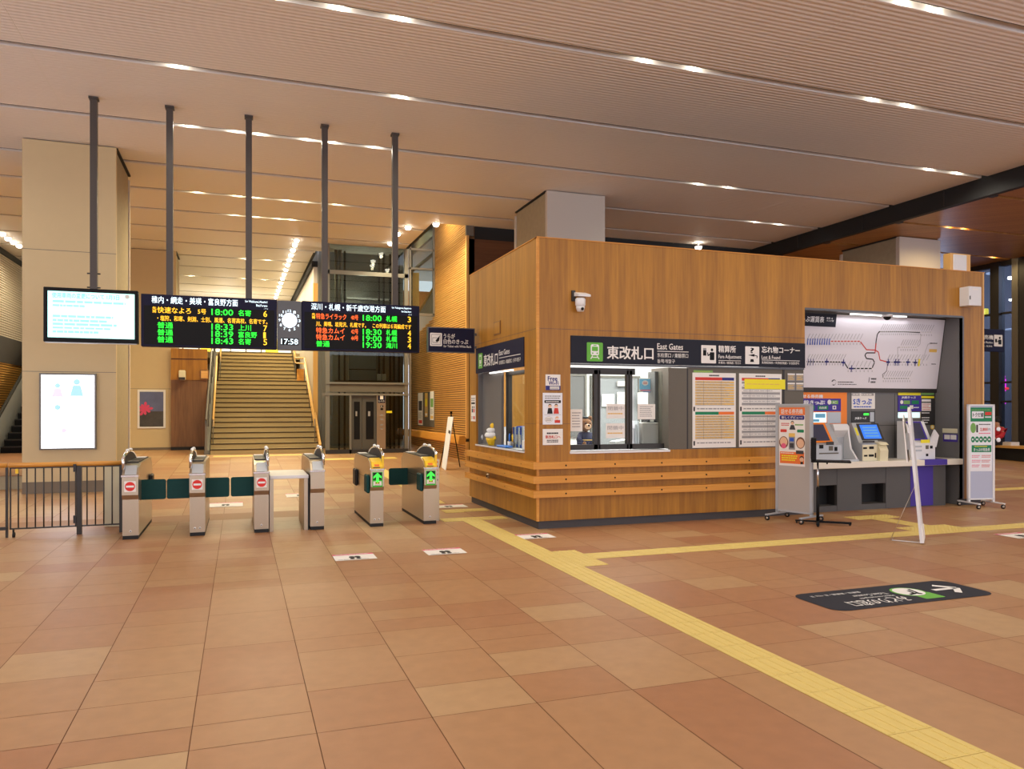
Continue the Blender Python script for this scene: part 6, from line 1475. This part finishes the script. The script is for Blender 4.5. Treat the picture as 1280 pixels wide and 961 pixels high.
def window_things():
    zs = 1.041
    def PX(u, v, x): return onX(u, v, x)
    p = onX(616, 555, BX+.1); x, y = BX+.1, p.y
    t = root('mirror_cake', (x, y, zs), 'yellow and white tiered new year rice cake ornament on the side window sill', 'ornament')
    g = G(); g.lathe([(.07, 0), (.085, .03), (.11, .09), (.115, .12)], (x, y, zs), 'yellow_plastic', 16); g.obj('stand', t)
    g = G(); g.lathe([(.10, .12), (.135, .15), (.135, .18), (.11, .21)], (x, y, zs), 'white', 16); g.obj('lower_cake', t); g = G(); g.lathe([(.08, .21), (.105, .235), (.10, .265), (.07, .285)], (x, y, zs), 'white', 16); g.obj('upper_cake', t)
    g = G(); g.ball((x, y, zs+.32), .045, 'yellow_plastic', n=8); g.obj('orange', t)
    for s in (-1, 1): g = G(); g.tube([(x, y+s*.10, zs+.10), (x-.02, y+s*.17, zs+.13)], [.02, .03], 'yellow_plastic', 8); g.obj('handle', t)
    p = onX(604, 553, BX+.12); g = G(); g.tube([(BX+.1, p.y+.03, zs), (BX+.1, p.y-.03, zs+.12), (BX+.1, p.y, zs+.17)], [.02, .03, .012], 'white', 8); tag(g.obj('paper_ornament'), 'small white pointed ornament left of the yellow rice cake', 'ornament')
    p = onX(622, 540, BX+.2); g = G(); g.lathe([(.05, 0), (.055, .1), (.03, .16), (.035, .3)], (BX+.34, p.y+.0, zs), 'white_plastic', 14); tag(g.obj('vase'), 'slim white vase just right of the yellow rice cake', 'vase')
    a, b = onX(625, 558, BX+.08), onX(636.5, 558, BX+.08); g = G(); g.box(BX+.02, BX+.14, b.y, a.y, zs, zs+.03, 'blue_plastic', bev=.006); tag(g.obj('cash_tray'), 'blue plastic tray on the side window sill', 'tray')
    for k in range(6):
        y0 = 11.34-.082*k; o = G(); o.box(BX+.23, BX+.45, y0-.07, y0, zs, zs+.31+.01*(k % 3), 'paper_cool' if k % 2 else 'print_blue', bev=.004); o.box(BX+.227, BX+.23, y0-.055, y0-.015, zs+.05, zs+.2, 'paper'); tag(o.obj('binder'), 'upright blue or white file binder behind the side window', 'binder', 'file binders behind the side window')
    for k, (u, m) in enumerate(((637, 'blue_plastic'), (641, 'yellow_plastic'))):
        p = onX(u, 552, BX+.16); t = root('pen_cup', (BX+.16, p.y, zs), ('clear cup of pens right of the blue tray', 'dark cup of yellow pens nearest the binders')[k], 'pen cup')
        g = G(); g.lathe([(.03, 0), (.035, .09)], (BX+.16, p.y, zs), 'grey_metal' if k else 'white_plastic', 12); g.obj('cup', t)
        for q in range(3): g = G(); g.tube([(BX+.15+.01*q, p.y-.01+.01*q, zs+.02), (BX+.14+.015*q, p.y-.03+.03*q, zs+.19+.01*q)], .006, m, 6); g.obj('pen', t)
    p = onX(646, 555, BX+.1); g = G(); g.box(BX+.05, BX+.2, 10.24, 10.42, zs, zs+.14, 'paper', bev=.004); tag(g.obj('card_box'), 'white card box at the near end of the side window sill', 'box')
    p = onX(632, 520, BX+.9); g = G(); g.box(BX+.8, BX+.84, p.y-.2, p.y+.25, 1.2, 1.95, 'white'); g.box(BX+.795, BX+.8, p.y-.14, p.y+.1, 1.3, 1.85, 'panel_grey'); g.box(BX+.78, BX+.86, p.y-.05, p.y+.05, .2, 1.2, 'dark_metal'); tag(g.obj('office_screen'), 'white upright screen panel inside the office behind the side window', 'screen')
window_things()

# ================================================================== RIGHT SIDE: blue sign, bench, person, lights in the glass
def right_side():
    y = 15.8; a, b = onY(1229, 411, y), onY(1254.5, 440, y)
    t = root('hanging_sign', ((a.x+b.x)/2, y, b.z), 'dark blue hanging sign with a ticket clerk pictogram beyond the booth end', 'sign')
    g = G(); g.box(a.x-.35, b.x, y-.03, y+.04, b.z, a.z, 'sign_navy', bev=.006); g.obj('board', t)
    g = G(); g.box(17.853, a.x-.35, y-.02, y+.03, a.z-.1, a.z-.06, 'charcoal'); g.box(17.853, a.x-.35, y-.02, y+.03, b.z+.06, b.z+.1, 'charcoal'); g.obj('bracket', t)
    f = G(fY(y-.032)); (xa, za), (xb, zb) = f.box_q(1242.5, 418.5, 1253, 433); f.rrect(xa, za, xb, zb, .02, 'sign_white', 1); w, h = xb-xa, zb-za
    f.disc(xa+w*.68, za+h*.74, w*.11, 'black', 2); f.rrect(xa+w*.5, za+h*.18, xa+w*.88, za+h*.6, .02, 'black', 2); f.rect(xa+w*.12, za+h*.35, xa+w*.36, za+h*.65, 'black', 2); f.line([(xa+w*.55, za+h*.5), (xa+w*.4, za+h*.4)], w*.08, 'black', 2)
    f.qtext('券売機', 1224, 418.5, 1241.5, 424, 'white', 2, .02); f.qtext('Ticket Machine', 1224, 426.5, 1241, 429, 'white', 2, .01); f.qtext('售票机 / 售票機', 1224, 431.5, 1240, 433.5, 'white', 2); f.obj('lettering', t)
    xb_ = 21.5; g = G(); zt = onX(1250, 556.5, xb_).z
    t = root('window_bench', (xb_, 18, 0), 'long dark bench with a wooden top under the glass front', 'bench')
    g.box(xb_-.05, xb_+.55, 9, 26, zt-.07, zt, 'orange_light_wood'); g.obj('seat', t); g = G(); g.box(xb_+.03, xb_+.5, 9.1, 25.9, 0, zt-.07, 'black_gap'); g.obj('plinth', t)
    p = onX(1262, 552, 22.0); g = G(); g.box(21.6, 21.95, p.y-.35, p.y+.3, zt, zt+.1, 'paper'); tag(g.obj('paper_pile'), 'pale flat pile lying on the window bench', 'papers')
    # seated person, mostly hidden behind the lilac board
    p = onX(1246.5, 556, xb_+.12); px, py = p.x, p.y
    t = root('person', (px, py, zt), 'person in a red jacket sitting on the window bench behind the lilac board', 'person')
    def skin(name, verts, edges, radii, m, parent):
        me = bpy.data.meshes.new(name); me.from_pydata([Vector(v) for v in verts], edges, []); o = bpy.data.objects.new(name, me); COL.objects.link(o); o.parent = parent
        me.materials.append(M[m]); md = o.modifiers.new('skin', 'SKIN')
        for i, r in enumerate(radii): me.skin_vertices[0].data[i].radius = (r, r)
        me.skin_vertices[0].data[0].use_root = True
        sb = o.modifiers.new('smooth', 'SUBSURF'); sb.levels = sb.render_levels = 2
        for pl_ in me.polygons: pl_.use_smooth = True
        return o
    # faces -X (into the hall); local coordinates on the bench top
    V = [(0, 0, .1), (0, 0, .30), (.02, 0, .48), (.0, 0, .57), (-.01, 0, .66), (-.01, 0, .76),
         (0, .17, .47), (-.10, .21, .28), (-.30, .12, .20), (-.37, .06, .19), (0, -.17, .47), (-.10, -.21, .28), (-.30, -.12, .20), (-.37, -.06, .19),
         (-.02, .1, .09), (-.46, .12, .08), (-.46, .12, -.34), (-.58, .13, -.375), (-.02, -.1, .09), (-.46, -.12, .08), (-.46, -.12, -.34), (-.58, -.13, -.375)]
    Ed = [(0, 1), (1, 2), (2, 3), (3, 4), (4, 5), (2, 6), (6, 7), (7, 8), (8, 9), (2, 10), (10, 11), (11, 12), (12, 13), (0, 14), (14, 15), (15, 16), (16, 17), (0, 18), (18, 19), (19, 20), (20, 21)]
    Rr = [.12, .12, .11, .055, .085, .075, .06, .045, .035, .03, .06, .045, .035, .03, .085, .06, .045, .04, .085, .06, .045, .04]
    skin('body', V, Ed, Rr, 'skin', t)
    skin('jacket', [(.0, 0, .08), (0, 0, .28), (.02, 0, .47), (0, 0, .55), (0, .19, .47), (-.10, .23, .28), (-.27, .14, .21), (0, -.19, .47), (-.10, -.23, .28), (-.27, -.14, .21)], [(0, 1), (1, 2), (2, 3), (2, 4), (4, 5), (5, 6), (2, 7), (7, 8), (8, 9)], [.17, .18, .15, .08, .09, .075, .06, .09, .075, .06], 'red_jacket', t)
    skin('trousers', [(0, 0, .09), (-.04, .1, .09), (-.46, .12, .08), (-.46, .12, -.34), (-.04, -.1, .09), (-.46, -.12, .08), (-.46, -.12, -.34)], [(0, 1), (1, 2), (2, 3), (0, 4), (4, 5), (5, 6)], [.14, .11, .08, .06, .11, .08, .06], 'trousers', t)
    g = G(); g.ball((.02, 0, .75), .115, 'hair', (1, .92, 1.05), 10); g.obj('hair', t, local=True)
    g = G(); g.ball((-.105, 0, .70), .018, 'skin', (1, .8, 1.2), 6); g.obj('nose', t, local=True)
    for s in (-1, 1):
        g = G(); g.box(-.70, -.44, s*.13-.045, s*.13+.045, -.426, -.35, 'black', bev=.02); g.obj('shoe', t, local=True)
        for k in range(5):
            a_ = (-.03+.016*k); g = G(); L = (.05, .075, .082, .076, .06)[k] if k else .05
            g.tube([(-.385, s*(.06)+a_, .195), (-.385-L*.6, s*.06+a_, .19), (-.385-L*.9, s*.06+a_, .17)], [.009, .008, .006], 'skin', 6); g.obj('finger', t, local=True)
    # glowing boxes beyond the glass for outdoor lights and a lamp's reflection
    for u, v0, v1, m, lab, du in ((1253, 473.5, 489, 'magenta_glow', 'tall magenta neon light seen through the glass', 3.2), (1253, 469.5, 472.5, 'magenta_glow', 'small pink light above the tall magenta neon', 2.2), (1253, 501, 505, 'magenta_glow', 'small pink light low in the glass front', 3), (1258.5, 484, 487, 'red_glow', 'small red light beside the magenta neon', 1.2), (1232, 386, 393, 'yellow_glow', 'pale yellow lit sign in the dark glass front', 2.2), (1263, 346, 349, 'lamp_white', 'white glow standing in for a lamp reflected high in the glass front', 2), (1265.5, 374, 375.5, 'lamp_white', 'thin white light streak in the glass front', 3), (1237, 341, 342.5, 'street_glow', 'faint pale streak of light high in the glass', 3), (1263, 411, 412.5, 'street_glow', 'long faint light bar seen through the glass', 5)):
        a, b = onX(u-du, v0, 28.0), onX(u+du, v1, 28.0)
        g = G(); g.box(27.9, 28.1, min(a.y, b.y), max(a.y, b.y), b.z, a.z, m, bev=.03); tag(g.obj('glass_glow'), lab, 'light')
right_side()
